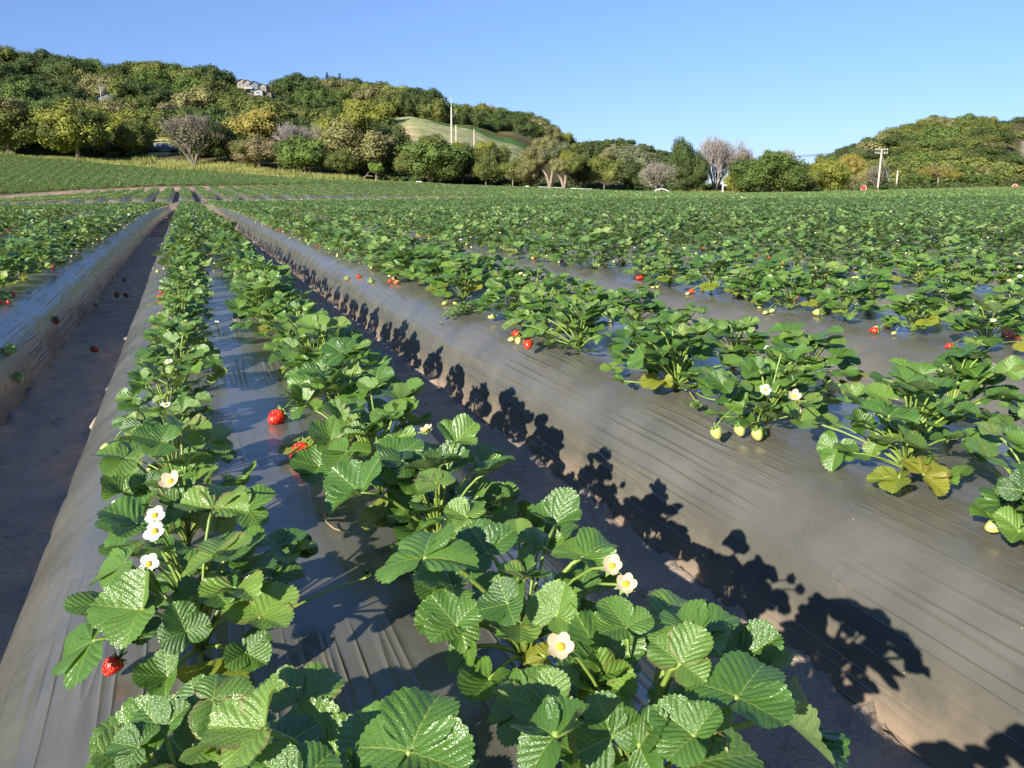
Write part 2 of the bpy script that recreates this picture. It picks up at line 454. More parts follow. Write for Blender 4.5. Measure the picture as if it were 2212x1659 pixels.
def soil_mat(name, c1, c2, scale=9, bd=0.012):
    m, nt, b, out = newmat(name)
    tc = nt.nodes.new('ShaderNodeTexCoord'); P = tc.outputs['Object']
    f = noise_(nt, P, scale, 6, 0.65); f2 = noise_(nt, P, scale*14, 4, 0.7)
    col = mix_(nt, maprange(nt, f, 0.3, 0.7, 0, 1), c1, c2)
    col = mix_(nt, 1.0, col, maprange(nt, f2, 0.3, 0.7, 0.72, 1.25), 'MULTIPLY')
    vo = nt.nodes.new('ShaderNodeTexVoronoi'); vo.inputs['Scale'].default_value = scale*9; nt.links.new(P, vo.inputs['Vector'])
    peb = math_(nt, 'MULTIPLY', math_(nt, 'LESS_THAN', vo.outputs['Distance'], 0.16), math_(nt, 'GREATER_THAN', f, 0.53))
    col = mix_(nt, math_(nt, 'MULTIPLY', peb, 0.6), col, (0.10, 0.07, 0.05))
    nt.links.new(col, b.inputs['Base Color']); b.inputs['Roughness'].default_value = 0.95
    b.inputs['Specular IOR Level'].default_value = 0.1
    bump_(nt, b, math_(nt, 'ADD', f, math_(nt, 'MULTIPLY', f2, 0.35)), 1.0, bd)
    return m


M_soil = soil_mat('furrow_soil', (0.285, 0.225, 0.175), (0.395, 0.315, 0.250))


def ground_mat():
    m, nt, b, out = newmat('ground_cover')
    at = nt.nodes.new('ShaderNodeAttribute'); at.attribute_name = 'tint'
    tc = nt.nodes.new('ShaderNodeTexCoord'); P = tc.outputs['Object']
    f = noise_(nt, P, 0.35, 6, 0.65); f2 = noise_(nt, P, 3.0, 4, 0.7)
    col = mix_(nt, 1.0, at.outputs['Color'], maprange(nt, f, 0.3, 0.7, 0.62, 1.35), 'MULTIPLY')
    col = mix_(nt, 1.0, col, maprange(nt, f2, 0.3, 0.7, 0.75, 1.25), 'MULTIPLY')
    nt.links.new(col, b.inputs['Base Color']); b.inputs['Roughness'].default_value = 1.0
    b.inputs['Specular IOR Level'].default_value = 0.05
    bump_(nt, b, f2, 0.8, 0.15)
    return m


# ------------------------------------------------------------------ ground and hills
def tint_of(X, Y):
    u, v = uv_of(X, Y); t = u/np.maximum(v, 0.5); px = t*FPX/S+1106
    n = fbm(X*0.06, Y*0.06, 4, 3); n2 = fbm(X*0.3, Y*0.3, 3, 9)
    c = np.zeros(X.shape+(3,)); c[:] = (0.30, 0.215, 0.165)           # field soil
    ev = edge_v(t)
    c[(Y > 93.5) & (X < 20)] = (0.06, 0.09, 0.035)
    def put(mask, a, b=None, k=None):
        a = np.array(a)
        val = a if b is None else a*(1-k[..., None])+np.array(b)*k[..., None]
        c[mask] = val[mask] if b is not None else a
    kk = np.clip((n-0.35)*4, 0, 1); k2 = np.clip((n2-0.35)*4, 0, 1)
    out = (v > ev+0.5)
    put(out & (px < 800), (0.40, 0.36, 0.12), (0.26, 0.32, 0.07), kk)
    put(out & (px >= 800) & (px < 1330), (0.44, 0.29, 0.19), (0.34, 0.28, 0.12), kk*0.6)
    put(out & (px >= 1330), (0.42, 0.39, 0.17), (0.26, 0.30, 0.08), kk)
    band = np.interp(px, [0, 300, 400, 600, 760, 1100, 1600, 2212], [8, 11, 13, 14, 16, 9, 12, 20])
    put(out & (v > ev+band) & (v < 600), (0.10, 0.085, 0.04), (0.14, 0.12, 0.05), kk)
    put((v > 140) & (v < 170) & (px > 330) & (px < 400), (0.45, 0.40, 0.16))
    # grassy clearing on the spur with an orange cut and a dark cultivated strip on its crest
    cl = (v > 142) & (v < 237) & (px > 815) & (px < 1165)
    put(cl, (0.33, 0.32, 0.17), (0.25, 0.27, 0.11), k2)
    put((v > 222) & (v < 240) & (px > 905) & (px < 1200), (0.07, 0.14, 0.035))
    put((v > 168) & (v < 205) & (px > 868) & (px < 915), (0.40, 0.27, 0.16), (0.36, 0.34, 0.17), k2)
    # bare cliff on the far right, orange cuts in the distant hill
    put((v > 240) & (v < 350) & (px > 2158) & (px < 2300), (0.42, 0.36, 0.28), (0.28, 0.24, 0.17), k2)
    far = (v > 640) & (px > 1200) & (px < 1480)
    put(far, (0.15, 0.14, 0.07), (0.22, 0.20, 0.12), k2)
    put(far & (px > 1375) & (px < 1412) & (v > 700) & (v < 760) & (k2 > 0.4), (0.60, 0.36, 0.20))
    put((v > 380) & (v < 460) & (px > 1130) & (px < 1190), (0.40, 0.34, 0.24))
    return c


def build_ground():
    inv = np.arange(-44, 44, 0.28); rest = np.concatenate([np.arange(44, 180, 3.0), np.arange(180, 316, 3.0)])
    ang = np.radians(np.concatenate([inv, rest]))
    rr = [0.0, 1.0]
    while rr[-1] < 1550: rr.append(rr[-1]*1.022+0.25)
    rr = np.array(rr[1:])
    A, Rr = np.meshgrid(ang, rr)
    U = Rr*np.sin(A); V = Rr*np.cos(A)
    X = U*cr[0]+V*cfh[0]; Y = U*cr[1]+V*cfh[1]
    Z = G(X, Y)
    rough = np.clip((V-130)/80, 0, 1)*(fbm(X*0.05, Y*0.05, 4, 5)-0.47)*5 + (fbm(X*0.4, Y*0.4, 3, 8)-0.45)*0.15
    Z = Z + np.where(V > 90, rough, 0) - 0.05
    n, k = X.shape
    idx = np.arange(n*k).reshape(n, k)
    nx = np.roll(idx, -1, axis=1)
    F = np.stack([idx[:-1], nx[:-1], nx[1:], idx[1:]], -1).reshape(-1, 4)
    Vv = np.stack([X, Y, Z], -1).reshape(-1, 3)
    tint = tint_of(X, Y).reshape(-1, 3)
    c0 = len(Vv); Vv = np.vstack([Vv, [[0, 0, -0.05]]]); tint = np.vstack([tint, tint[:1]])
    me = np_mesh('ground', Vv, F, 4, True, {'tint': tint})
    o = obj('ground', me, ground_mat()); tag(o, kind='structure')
    # small disc closing the centre under the camera
    mb = MB(); ring = [tuple(Vv[i]) for i in range(k)]
    mb.add(ring+[(0, 0, -0.05)], [(i, (i+1) % k, k) for i in range(k)])
    o2 = mb.build('soil', M_soil); tag(o2, kind='structure')


build_ground()

PITCHX = 1.32; BX0 = 0.135; HB = 0.28
PROFX = np.array([-.500,-.492,-.484,-.475,-.462,-.445,-.42,-.385,-.33,-.24,-.12,0,.12,.24,.33,.385,.42,.445,.462,.475,.484,.492,.500])
PROFZ = np.array([-.06,0.0,.035,.075,.12,.163,.200,.233,.262,.279,.285,.287,.285,.279,.262,.233,.200,.163,.12,.075,.035,0.0,-.06])


def bed_top(dx):
    return np.interp(dx, PROFX, PROFZ)


def build_soil():
    # clods and footprints in the furrows near the camera
    xs = np.arange(-2.4, 6.2, 0.018); ys = []
    y = -0.6
    while y < 16: ys.append(y); y += 0.018*(1+max(0, y-1)*0.22)
    ys = np.array(ys); X, Y = np.meshgrid(xs, ys)
    d = ((X-BX0+PITCHX/2) % PITCHX)-PITCHX/2; ad = np.abs(d)     # distance from the nearest bed axis
    wob = (fbm(X*6, Y*6, 3, 21)-0.45)*0.05
    edge = np.clip(1-np.abs(ad-0.49+wob)/0.055, 0, 1)
    clod = fbm(X*14, Y*14, 4, 31)+.35*np.clip(fbm(X*27, Y*27, 2, 35)-.42, 0, 1); big = fbm(X*2.2, Y*2.2, 3, 41)
    Z = G(X, Y) - .012 + (big-0.45)*0.035 + (clod-0.47)*0.03 + edge*(0.006+np.clip(clod-0.47, 0, 1)*0.14)
    foot = np.clip(fbm(X*4.1, Y*3.0, 2, 77)-0.50, 0, 1)*-0.10
    Z += foot*(ad > 0.53)
    Z = np.where(ad < 0.44, Z-0.06, Z)
    bx = np.minimum(np.minimum(X-xs[0], xs[-1]-X), np.minimum(Y-ys[0], ys[-1]-Y))
    Z = np.where(bx < 0.05, Z-0.12, Z)
    n, k = X.shape; idx = np.arange(n*k).reshape(n, k)
    F = np.stack([idx[:-1, :-1], idx[:-1, 1:], idx[1:, 1:], idx[1:, :-1]], -1).reshape(-1, 4)
    me = np_mesh('furrow_soil', np.stack([X, Y, Z], -1).reshape(-1, 3), F, 4, True)
    tag(obj('soil', me, M_soil), kind='structure')


build_soil()

ORD = ['', 'first', 'second', 'third', 'fourth', 'fifth', 'sixth', 'seventh', 'eighth', 'ninth', 'tenth', 'eleventh', 'twelfth',
       'thirteenth', 'fourteenth', 'fifteenth', 'sixteenth', 'seventeenth', 'eighteenth', 'nineteenth', 'twentieth']


def bed_phrase(k):
    if k == 0: return 'the middle bed'
    side = 'right' if k > 0 else 'left'
    return 'the %s bed %s of the middle one' % (ORD[abs(k)], side)


def visible_x(k, y0, y1):
    """part of the bed k between y0 and y1 that the frame can show (with a margin)"""
    ys = np.linspace(y0, y1, 120); x = BX0+k*PITCHX
    u, v = uv_of(np.full_like(ys, x), ys)
    t = np.where(v > 0.1, u/np.maximum(v, 0.1), 9)
    ok = (np.abs(t) < 0.78) | (np.hypot(x, ys) < 2.2)
    return (ys[ok].min(), ys[ok].max()) if ok.any() else None


def build_bed(k, y0, y1, block):
    vr = visible_x(k, y0, y1)
    if vr is None: return None
    a, b = vr; a = max(y0, a-0.5); b = min(y1, b+0.5)
    x0 = BX0+k*PITCHX
    ys = [a]
    while ys[-1] < b: ys.append(min(b, ys[-1]+max(0.035, abs(ys[-1])*0.022)))
    if len(ys) < 3: return None
    ys = np.array(ys)
    fb = in_field(np.full_like(ys, x0), ys)
    if not (fb > 0).any(): return None
    ys = ys[(fb > 0)]
    if len(ys) < 3: return None
    DX, Y = np.meshgrid(PROFX, ys); ZZ = np.tile(PROFZ, (len(ys), 1))
    side = np.clip(1-np.abs(np.abs(DX)-0.38)/0.14, 0, 1)
    w1 = (fbm(DX*16+k*5, Y*1.4+DX*2.5, 3, 51)-0.45)
    w2 = (fbm(DX*5+k*3, Y*2.2, 3, 57)-0.45)
    lump = (fbm(Y*2.1+k*7, DX*3.5, 4, 61)-0.45)
    DX2 = DX + np.sign(DX)*(w1*0.018+lump*0.035)*side
    Z = ZZ + w2*0.012*(ZZ > 0.1) + w1*0.008
    Z = Z + G(x0+DX, Y)
    # close the ends with a slope
    for e in (0, -1): Z[e] = G(x0+DX[e], Y[e])-0.05
    if len(ys) > 6:
        for e, f in ((1, 0.6), (-2, 0.6)): Z[e] = G(x0+DX[e], Y[e])+(Z[e]-G(x0+DX[e], Y[e]))*f
    n, m = DX.shape; idx = np.arange(n*m).reshape(n, m)
    F = np.stack([idx[:-1, :-1], idx[:-1, 1:], idx[1:, 1:], idx[1:, :-1]], -1).reshape(-1, 4)
    me = np_mesh('plastic_mulch', np.stack([x0+DX2, Y, Z], -1).reshape(-1, 3), F, 4, True)
    o = obj('plastic_mulch', me, M_plastic)
    return o


nbed = 0
for k in range(-14, 62):
    o = build_bed(k, -0.9, 49.5, 1)
    if o is None: continue
    nbed += 1
    if k == 0: lb = 'dark plastic film over the middle bed, running up from bottom left'
    elif -6 <= k <= 12: lb = 'dark plastic film over ' + bed_phrase(k)
    elif k < 0: lb = 'dark plastic film over a bed beyond the sixth left of the middle one'
    else: lb = 'dark film over a leaf-hidden bed beyond the twelfth right of the middle one'
    tag(o, lb, 'plastic mulch', 'plastic covered beds of the near field')
for k in range(-14, 58):
    o = build_bed(k, 52.0, 88.0, 2)
    if o is None: continue
    nbed += 1
    tag(o, 'plastic film on a short far bed just before the dirt road', 'plastic mulch', 'plastic covered beds of the short second block')
print('beds', nbed)


# ------------------------------------------------------------------ strawberry leaves
def leaflet(nt_, nr, L, p=1.0, fold=0.25, pleat=0.012, curl=0.1, droop=0.1, teeth=11, tdepth=0.06, seed=0, twist=0.0):
    """polar patch from the leaflet base; returns V, UV, quads, tris"""
    th = np.linspace(-1.42, 1.42, nt_+1)
    r_out = np.cos(th)**p
    sc = np.abs(np.cos(th*teeth*math.pi/2.84+0.3+.25*np.sin(th*5+seed)))
    r_out = (0.02+r_out)*(1-tdepth*(1-sc**0.7)*1.3)
    rho = (np.arange(1, nr+1)/nr)**0.9
    RR, TH = np.meshgrid(rho, th)                 # (nt+1, nr)
    r = RR*r_out[:, None]
    x = r*np.sin(TH)*0.92; y = r*np.cos(TH)*(1-.10*RR**2*np.cos(TH)**4)
    ax = np.abs(x)
    rs = np.random.default_rng(seed)
    c = (y-ax*1.05+.55*ax*ax)*6.5
    z = fold*ax - droop*y*y - curl*(ax**2)*1.6 + pleat*(.5-.5*np.cos(2*math.pi*c))*np.clip(ax*5, 0, 1)*np.clip((1.05-RR)*4, .25, 1)
    z += 0.03*np.sin(6*TH+rs.uniform(0, 6))*RR**2 + 0.02*np.sin(11*TH+rs.uniform(0, 6))*RR**3
    z += twist*x*y
    V = np.stack([x, y, z], -1).reshape(-1, 3)
    V = np.vstack([[[0, 0, 0]], V])
    U = V[:, :2].copy()
    V = V*L
    m = nr; idx = 1+np.arange((nt_+1)*nr).reshape(nt_+1, nr)
    q = np.stack([idx[:-1, :-1], idx[:-1, 1:], idx[1:, 1:], idx[1:, :-1]], -1).reshape(-1, 4) if nr > 1 else np.zeros((0, 4), int)
    tr = np.stack([np.zeros(nt_, int), idx[:-1, 0], idx[1:, 0]], -1)
    # orientation: upward normals
    q = q[:, ::-1]; tr = tr[:, ::-1]
    return V, U, q, tr


def rotz(V, a):
    c, s = math.cos(a), math.sin(a)
    return np.stack([V[:, 0]*c-V[:, 1]*s, V[:, 0]*s+V[:, 1]*c, V[:, 2]], -1)


def rotx(V, a):
    c, s = math.cos(a), math.sin(a)
    return np.stack([V[:, 0], V[:, 1]*c-V[:, 2]*s, V[:, 1]*s+V[:, 2]*c], -1)


def roty(V, a):
    c, s = math.cos(a), math.sin(a)
    return np.stack([V[:, 0]*c+V[:, 2]*s, V[:, 1], -V[:, 0]*s+V[:, 2]*c], -1)


def trifoliate(seed, nt_, nr, cup=None, yel=False):
    """unit leaf (terminal leaflet length 1) with joint at the origin, terminal leaflet along +Y"""
    r = random.Random(seed)
    Vs, Us, Qs, Ts, o = [], [], [], [], 0
    cup = r.uniform(-0.05, 0.5) if cup is None else cup
    for i, a in enumerate((0, r.uniform(1.4, 1.75), -r.uniform(1.4, 1.75))):
        L = 1.0 if i == 0 else r.uniform(0.82, 0.95)
        V, U, q, t = leaflet(nt_, nr, L, p=r.uniform(0.56, 0.80), fold=r.uniform(0.04, 0.32), pleat=r.uniform(0.008, 0.020), curl=r.uniform(-0.45, 0.2),
                             droop=r.uniform(-0.05, 0.32), teeth=r.choice((18, 20, 22)), tdepth=.052, seed=seed*3+i, twist=r.uniform(-0.15, 0.15))
        V = V + np.array([0, 0.03, 0])
        V = roty(V, r.uniform(-0.15, 0.15))
        V = rotx(V, cup+r.uniform(-0.15, 0.2))
        V = rotz(V, a)
        Vs.append(V); Us.append(U); Qs.append(q+o); Ts.append(t+o); o += len(V)
    return np.vstack(Vs), np.vstack(Us), np.vstack(Qs), np.vstack(Ts)


def tri_mesh(name, V, U, q, t, rnd):
    me = bpy.data.meshes.new(name)
    me.from_pydata(V.tolist(), [], [tuple(f) for f in q.tolist()]+[tuple(f) for f in t.tolist()])
    me.polygons.foreach_set('use_smooth', [True]*len(me.polygons))
    uvl = me.uv_layers.new(name='UVMap')
    li = np.zeros(len(me.loops), np.int32); me.loops.foreach_get('vertex_index', li)
    uvl.data.foreach_set('uv', U[li].astype(np.float32).ravel())
    a = me.attributes.new('rnd', 'FLOAT', 'POINT'); a.data.foreach_set('value', np.full(len(V), rnd, np.float32))
    me.update(); return me


LEAF_HI = []
for i in range(12):
    V, U, q, t = trifoliate(100+i, 104, 15)
    LEAF_HI.append(tri_mesh('leaf', V, U, q, t, (i*0.37) % 1)); LEAF_HI[-1].materials.append(M_leaf)
LEAF_YEL = []
for i in range(2):
    V, U, q, t = trifoliate(200+i, 104, 15, cup=-0.05)
    LEAF_YEL.append(tri_mesh('leaf', V, U, q, t, 0.5)); LEAF_YEL[-1].materials.append(M_leaf_yel)
LEAF_YOUNG = []
for i in range(2):
    V, U, q, t = trifoliate(210+i, 40, 6, cup=0.45)
    LEAF_YOUNG.append(tri_mesh('leaf', V, U, q, t, 0.9)); LEAF_YOUNG[-1].materials.append(M_leaf)


def orient(joint, tdir, normal, scale):
    y = Vector(tdir).normalized(); n = Vector(normal)
    x = y.cross(n); x.normalize(); z = x.cross(y)
    M = Matrix(((x[0], y[0], z[0], joint[0]), (x[1], y[1], z[1], joint[1]), (x[2], y[2], z[2], joint[2]), (0, 0, 0, 1)))
    return M @ Matrix.Diagonal((scale*R_.uniform(.86, 1.12), scale, scale*R_.uniform(.6, 1.5), 1))


def petiole_pts(c, j, sag=0.0, n=7):
    c = Vector(c); j = Vector(j); hor = Vector((j[0]-c[0], j[1]-c[1], 0)); h = j[2]-c[2]
    pts = []
    for i in range(n):
        s = i/(n-1)
        p = c+hor*(s**1.25); p.z = c.z+h*(1-(1-s)**1.5) - sag*math.sin(s*math.pi)
        pts.append(p)
    return pts


def add_leaf(plant, pl, joint, tdir, normal, scale, me, label=None, thick=0.0022, stem=M_stem):
    """plant-local joint; blades object + petiole sub-part"""
    o = bpy.data.objects.new('leaf', me); link(o, plant)
    M = orient(joint, tdir, normal, scale); o.matrix_local = M
    if label: o['label'] = label
    mb = MB(); inv = M.inverted()
    pts = [inv @ p for p in petiole_pts((0, 0, 0.005), joint)]
    mb.tube(pts, [thick*1.25/scale]+[thick/scale]*(len(pts)-1), 5)
    mb.build('petiole', stem, o, True)
    return o


def flower_parts(parent, pos, normal, size=0.016, old=False, stalk=True, petals=5):
    n = Vector(normal).normalized(); Q = n.to_track_quat('Z', 'Y').to_matrix()
    e = MB()
    for i in range(petals):                                 # cupped round petals
        a = 2*math.pi*i/petals+R_.uniform(-.1, .1); vs = [Vector((0, 0, 0))]
        k = 9; rad = size*R_.uniform(.85, 1.05)
        for j in range(k):
            b = 2*math.pi*j/k
            px = 0.62*rad+0.5*rad*math.cos(b); py = 0.52*rad*math.sin(b)
            z = 0.12*rad*(px/rad)**2*(3.5 if old else 1.0)+R_.uniform(-.05, .08)*rad
            vs.append(Vector((px*math.cos(a)-py*math.sin(a), px*math.sin(a)+py*math.cos(a), z)))
        ctr = sum(vs[1:], Vector())/k; vs[0] = ctr-Vector((0, 0, 0.08*rad))
        e.add([Q@v for v in vs], [(0, 1+j, 1+(j+1) % k) for j in range(k)])
    f = e.build('flower', M_petalo if old else M_petal, parent, True, loc=pos)
    c = MB(); c.lathe([(size*.34, 0.0), (size*.33, size*.14), (size*.22, size*.30), (size*.06, size*.36), (0.00001, size*.36)], n=10, M=Q.to_4x4())
    c.build('flower_core', M_core, f, True)
    s = MB()
    for i in range(9):
        a = 2*math.pi*i/9; L = size*R_.uniform(.95, 1.25); w = size*.2
        d = Vector((math.cos(a), math.sin(a), 0)); t = Vector((-math.sin(a), math.cos(a), 0)); dn = Vector((0, 0, -0.12*size))
        s.add([Q@(dn-t*w*.6), Q@(dn+d*L*.6-t*w+dn), Q@(d*L+dn*R_.uniform(-2, 4)), Q@(dn+d*L*.6+t*w+dn), Q@(dn+t*w*.6)], [(0, 1, 2), (0, 2, 4), (4, 2, 3)])
    s.build('sepals', M_sepal, f)
    if stalk:
        st = MB(); base = -Vector(pos); pts = petiole_pts((0, 0, 0), Vector(pos)-n*size*.15)
        st.tube([p-Vector(pos) for p in pts], 0.0016, 5); st.build('stalk', M_stem, f, True)
    return f


_berry_cache = {}


def berry_mesh(kind):
    if kind in _berry_cache: return _berry_cache[kind]
    mb = MB(); n = 14
    prof = [(0.0001, -1.0), (0.22, -.97), (0.42, -.84), (0.60, -.62), (0.74, -.35), (0.82, -.05), (0.80, .2), (0.66, .38), (0.4, .47), (0.0001, .48)]
    rr = random.Random(len(_berry_cache)+5)
    mb.lathe([(r*0.019, z*0.022) for r, z in prof], n=n)
    mb.v = [(x*(1+.08*math.sin(3*math.atan2(y, x)+z*80)), y*(1+.06*math.sin(2*math.atan2(y, x))), z) for x, y, z in mb.v]
    me = bpy.data.meshes.new('strawberry'); me.from_pydata(mb.v, [], mb.f)
    me.polygons.foreach_set('use_smooth', [True]*len(mb.f)); me.update()
    me.materials.append(dict(red=M_red, dark=M_darkred, pink=M_pink, pale=M_pale)[kind])
    _berry_cache[kind] = me; return me


def calyx_mesh():
    if 'cal' in _berry_cache: return _berry_cache['cal']
    s = MB()
    for i in range(10):
        a = 2*math.pi*i/10+R_.uniform(-.1, .1); L = 0.019*R_.uniform(.8, 1.2); w = 0.0036
        d = Vector((math.cos(a), math.sin(a), 0)); t = Vector((-math.sin(a), math.cos(a), 0)); z = Vector((0, 0, 0.0112))
        s.add([z-t*w, z+d*L*.55-t*w+Vector((0, 0, .001)), z+d*L+Vector((0, 0, R_.uniform(-.005, .007))), z+d*L*.55+t*w+Vector((0, 0, .001)), z+t*w], [(0, 1, 2), (0, 2, 4), (4, 2, 3)])
    s.tube([(0, 0, .011), (0.001, 0, .018), (.003, 0, .026)], .0016, 5)
    me = bpy.data.meshes.new('calyx'); me.from_pydata(s.v, [], s.f); me.materials.append(M_sepal); me.update()
    _berry_cache['cal'] = me; return me


def add_berry(parent, pos, axis, kind, size=1.0, cal=True, stalk_to=None, name='strawberry'):
    o = bpy.data.objects.new(name, berry_mesh(kind)); link(o, parent)
    ML = Matrix.Translation(Vector(pos)) @ Vector((0, 0, 1)).rotation_difference(Vector(axis).normalized()).to_matrix().to_4x4() @ Matrix.Scale(size, 4)
    o.matrix_local = ML
    if cal:
        c = bpy.data.objects.new('calyx', calyx_mesh()); link(c, o)
    if stalk_to is not None:
        M = ML.inverted(); p0 = Vector(pos)+Vector(axis).normalized()*0.011*size
        c = Vector(stalk_to); mid = (p0+c)/2+Vector((0, 0, 0.035))
        pts = [p0, p0*.65+mid*.35+Vector((0, 0, .006)), mid, mid*.5+c*.5+Vector((0, 0, .006)), c]
        st = MB(); st.tube([M @ p for p in pts], 0.0015/size, 5); st.build('stalk', M_stem, o, True)
    return o


SUN_DIR = Vector((-math.sin(math.radians(123))*math.cos(math.radians(24.5)), math.cos(math.radians(123))*math.cos(math.radians(24.5)), math.sin(math.radians(24.5))))

# hero leaves: joint px, py, height above bed, tip px, py, height, [roll, yellow]
HERO = {
 'A': dict(c=(-0.03, 0.95), leaves=[(468,1198,.17, 504,1134,.17), (563,1334,.11, 650,1262,.12), (200,1386,.075, 79,1454,.025), (401,1364,.12, 371,1292,.15),
        (307,1317,.12, 184,1334,.10), (269,1215,.09, 190,1249,.06), (363,1462,.03, 285,1490,.02), (431,1480,.02, 560,1445,.02,'y'), (534,1411,.03, 593,1462,.01),
        (585,1249,.07, 675,1240,.06), (345,1262,.14,330,1200,.18), (430,1300,.09,480,1260,.08)],
      flowers=[(335,1114,.15,0), (335,1148,.15,0), (322,1219,.10,0)]),
 'B': dict(c=(-0.045, 1.28), leaves=[(529,1099,.10, 611,1061,.11), (307,1134,.10, 231,1142,.08), (320,1062,.11, 262,1052,.12), (444,1048,.13, 470,1005,.16),
        (395,1090,.10,340,1060,.12), (470,1120,.06,500,1150,.04), (420,1010,.12,370,985,.13), (380,1150,.08,330,1170,.06)], flowers=[(369,1040,.17,1), (254,1095,.10,0)]),
 'R1': dict(c=(0.33, 0.78), leaves=[(915,1206,.17, 942,1117,.18), (1053,1193,.15, 1000,1120,.17), (985,1351,.12, 904,1290,.13), (1096,1304,.16, 1015,1350,.14),
        (1203,1330,.15, 1240,1249,.18), (1263,1202,.14, 1335,1152,.15), (1010,1400,.05,960,1450,.02), (1180,1420,.03,1110,1410,.02,'y'), (1120,1250,.12,1160,1210,.15),
        (1230,1280,.08,1290,1300,.05)],
      flowers=[(1322,1223,.13,1), (1352,1262,.12,1)]),
 'R2': dict(c=(0.32, 1.10), leaves=[(1143,1142,.18, 1165,1058,.22), (780,1065,.13, 695,1035,.12), (942,1044,.17, 905,1010,.18), (1010,1118,.13,950,1080,.15), (1070,1090,.15,1100,1030,.18),
        (830,1100,.06,770,1150,.03,'y'), (870,1090,.09,830,1060,.11), (1200,1170,.11,1260,1130,.12), (890,1010,.14,860,970,.16)], flowers=[]),
 'C': dict(c=(0.33, 0.52), leaves=[(1471,1434,.20, 1535,1345,.22), (1595,1506,.20, 1672,1400,.21), (1320,1591,.17, 1287,1493,.20), (1198,1591,.20, 1110,1545,.19),
        (1300,1470,.14, 1254,1391,.17), (1500,1591,.19, 1405,1532,.19), (1494,1571,.17, 1590,1530,.18), (1500,1650,.17, 1674,1637,.15), (1182,1535,.15, 1202,1444,.17),
        (1134,1518,.10, 1045,1497,.08), (1700,1560,.15,1825,1592,.09), (1382,1611,.17,1420,1565,.19), (1370,1690,.19,1440,1640,.19), (1250,1640,.15,1330,1690,.12)],
      flowers=[(1211,1398,.15,1)]),
 'D': dict(c=(0.10, 0.48), leaves=[(885,1624,.20, 960,1462,.22), (850,1650,.16, 734,1499,.16), (635,1526,.12, 753,1453,.12), (573,1640,.18, 711,1545,.19),
        (570,1575,.10, 461,1600,.07), (640,1700,.19,560,1640,.20), (800,1720,.17,900,1710,.14), (980,1700,.10,1010,1630,.10)], flowers=[]),
}
HERO_R = {
 'E': dict(c=(1.30, 1.10), leaves=[(1808,969,.12, 1790,1028,.08), (1896,953,.15, 1883,990,.12), (1942,1032,.04, 1846,1036,.02,'y'), (1996,1026,.05, 2058,996,.06,'y'), (1729,907,.12, 1746,965,.09),
        (1979,886,.20, 2033,853,.21), (1960,960,.10,2010,1000,.05), (1860,920,.14,1830,880,.17), (1990,950,.13,2060,950,.10), (1920,900,.15,1960,870,.16)], flowers=[]),
 'F': dict(c=(1.26, 1.47), leaves=[(1560,830,.12, 1510,850,.10), (1640,850,.13,1600,820,.15), (1700,860,.13,1670,830,.14), (1640,800,.13,1620,770,.16), (1610,880,.06,1570,900,.03), (1720,830,.12,1780,810,.12), (1590,850,.08,1540,870,.04)],
      flowers=[(1653,842,.15,0), (1716,856,.14,1)]),
 'H': dict(c=(1.24, 1.83), leaves=[(1390,772,.12, 1358,806,.07), (1450,752,.18, 1426,713,.21), (1501,772,.19, 1570,765,.19), (1400,740,.14,1340,715,.15), (1480,810,.09,1450,790,.11), (1350,740,.10,1300,760,.06),
        (1420,820,.04,1380,850,.02,'y'), (1560,790,.12,1600,800,.10)], flowers=[]),
 'J': dict(c=(1.23, 2.42), leaves=[(1153,705,.13, 1125,738,.09), (1232,703,.13, 1222,672,.16), (1110,700,.06,1070,705,.04), (1250,730,.05,1270,745,.03), (1200,680,.12,1190,660,.15), (1180,730,.08,1150,720,.1), (1270,700,.09,1290,720,.05)], flowers=[]),
 'K': dict(c=(1.66, 1.30), leaves=[(2092,761,.22, 2030,738,.22), (2129,832,.20, 2156,780,.23), (2060,830,.15,2010,810,.16), (2170,860,.14,2200,880,.10), (2120,900,.06,2170,930,.02,'y'), (2090,860,.1,2060,900,.05), (2180,800,.17,2212,770,.2), (2060,790,.18,2040,770,.2)], flowers=[]),
}
HERO_R['L'] = dict(c=(1.275, .80), leaves=[(2179,1090,.12, 2083,1019,.12), (2200,1150,.05, 2170,1200,.03), (2212,1060,.12,2212,1010,.15), (2230,1110,.13,2180,1060,.16), (2250,1150,.1,2300,1100,.1), (2240,1040,.12,2290,1000,.12)], flowers=[])
HERO.update(HERO_R)
hero_pos = {}
for key, h in HERO.items(): hero_pos[key] = h['c']


def plant_base(x, y):
    k = round((x-BX0)/PITCHX); return g(x, y)+float(bed_top(x-BX0-k*PITCHX))-0.002


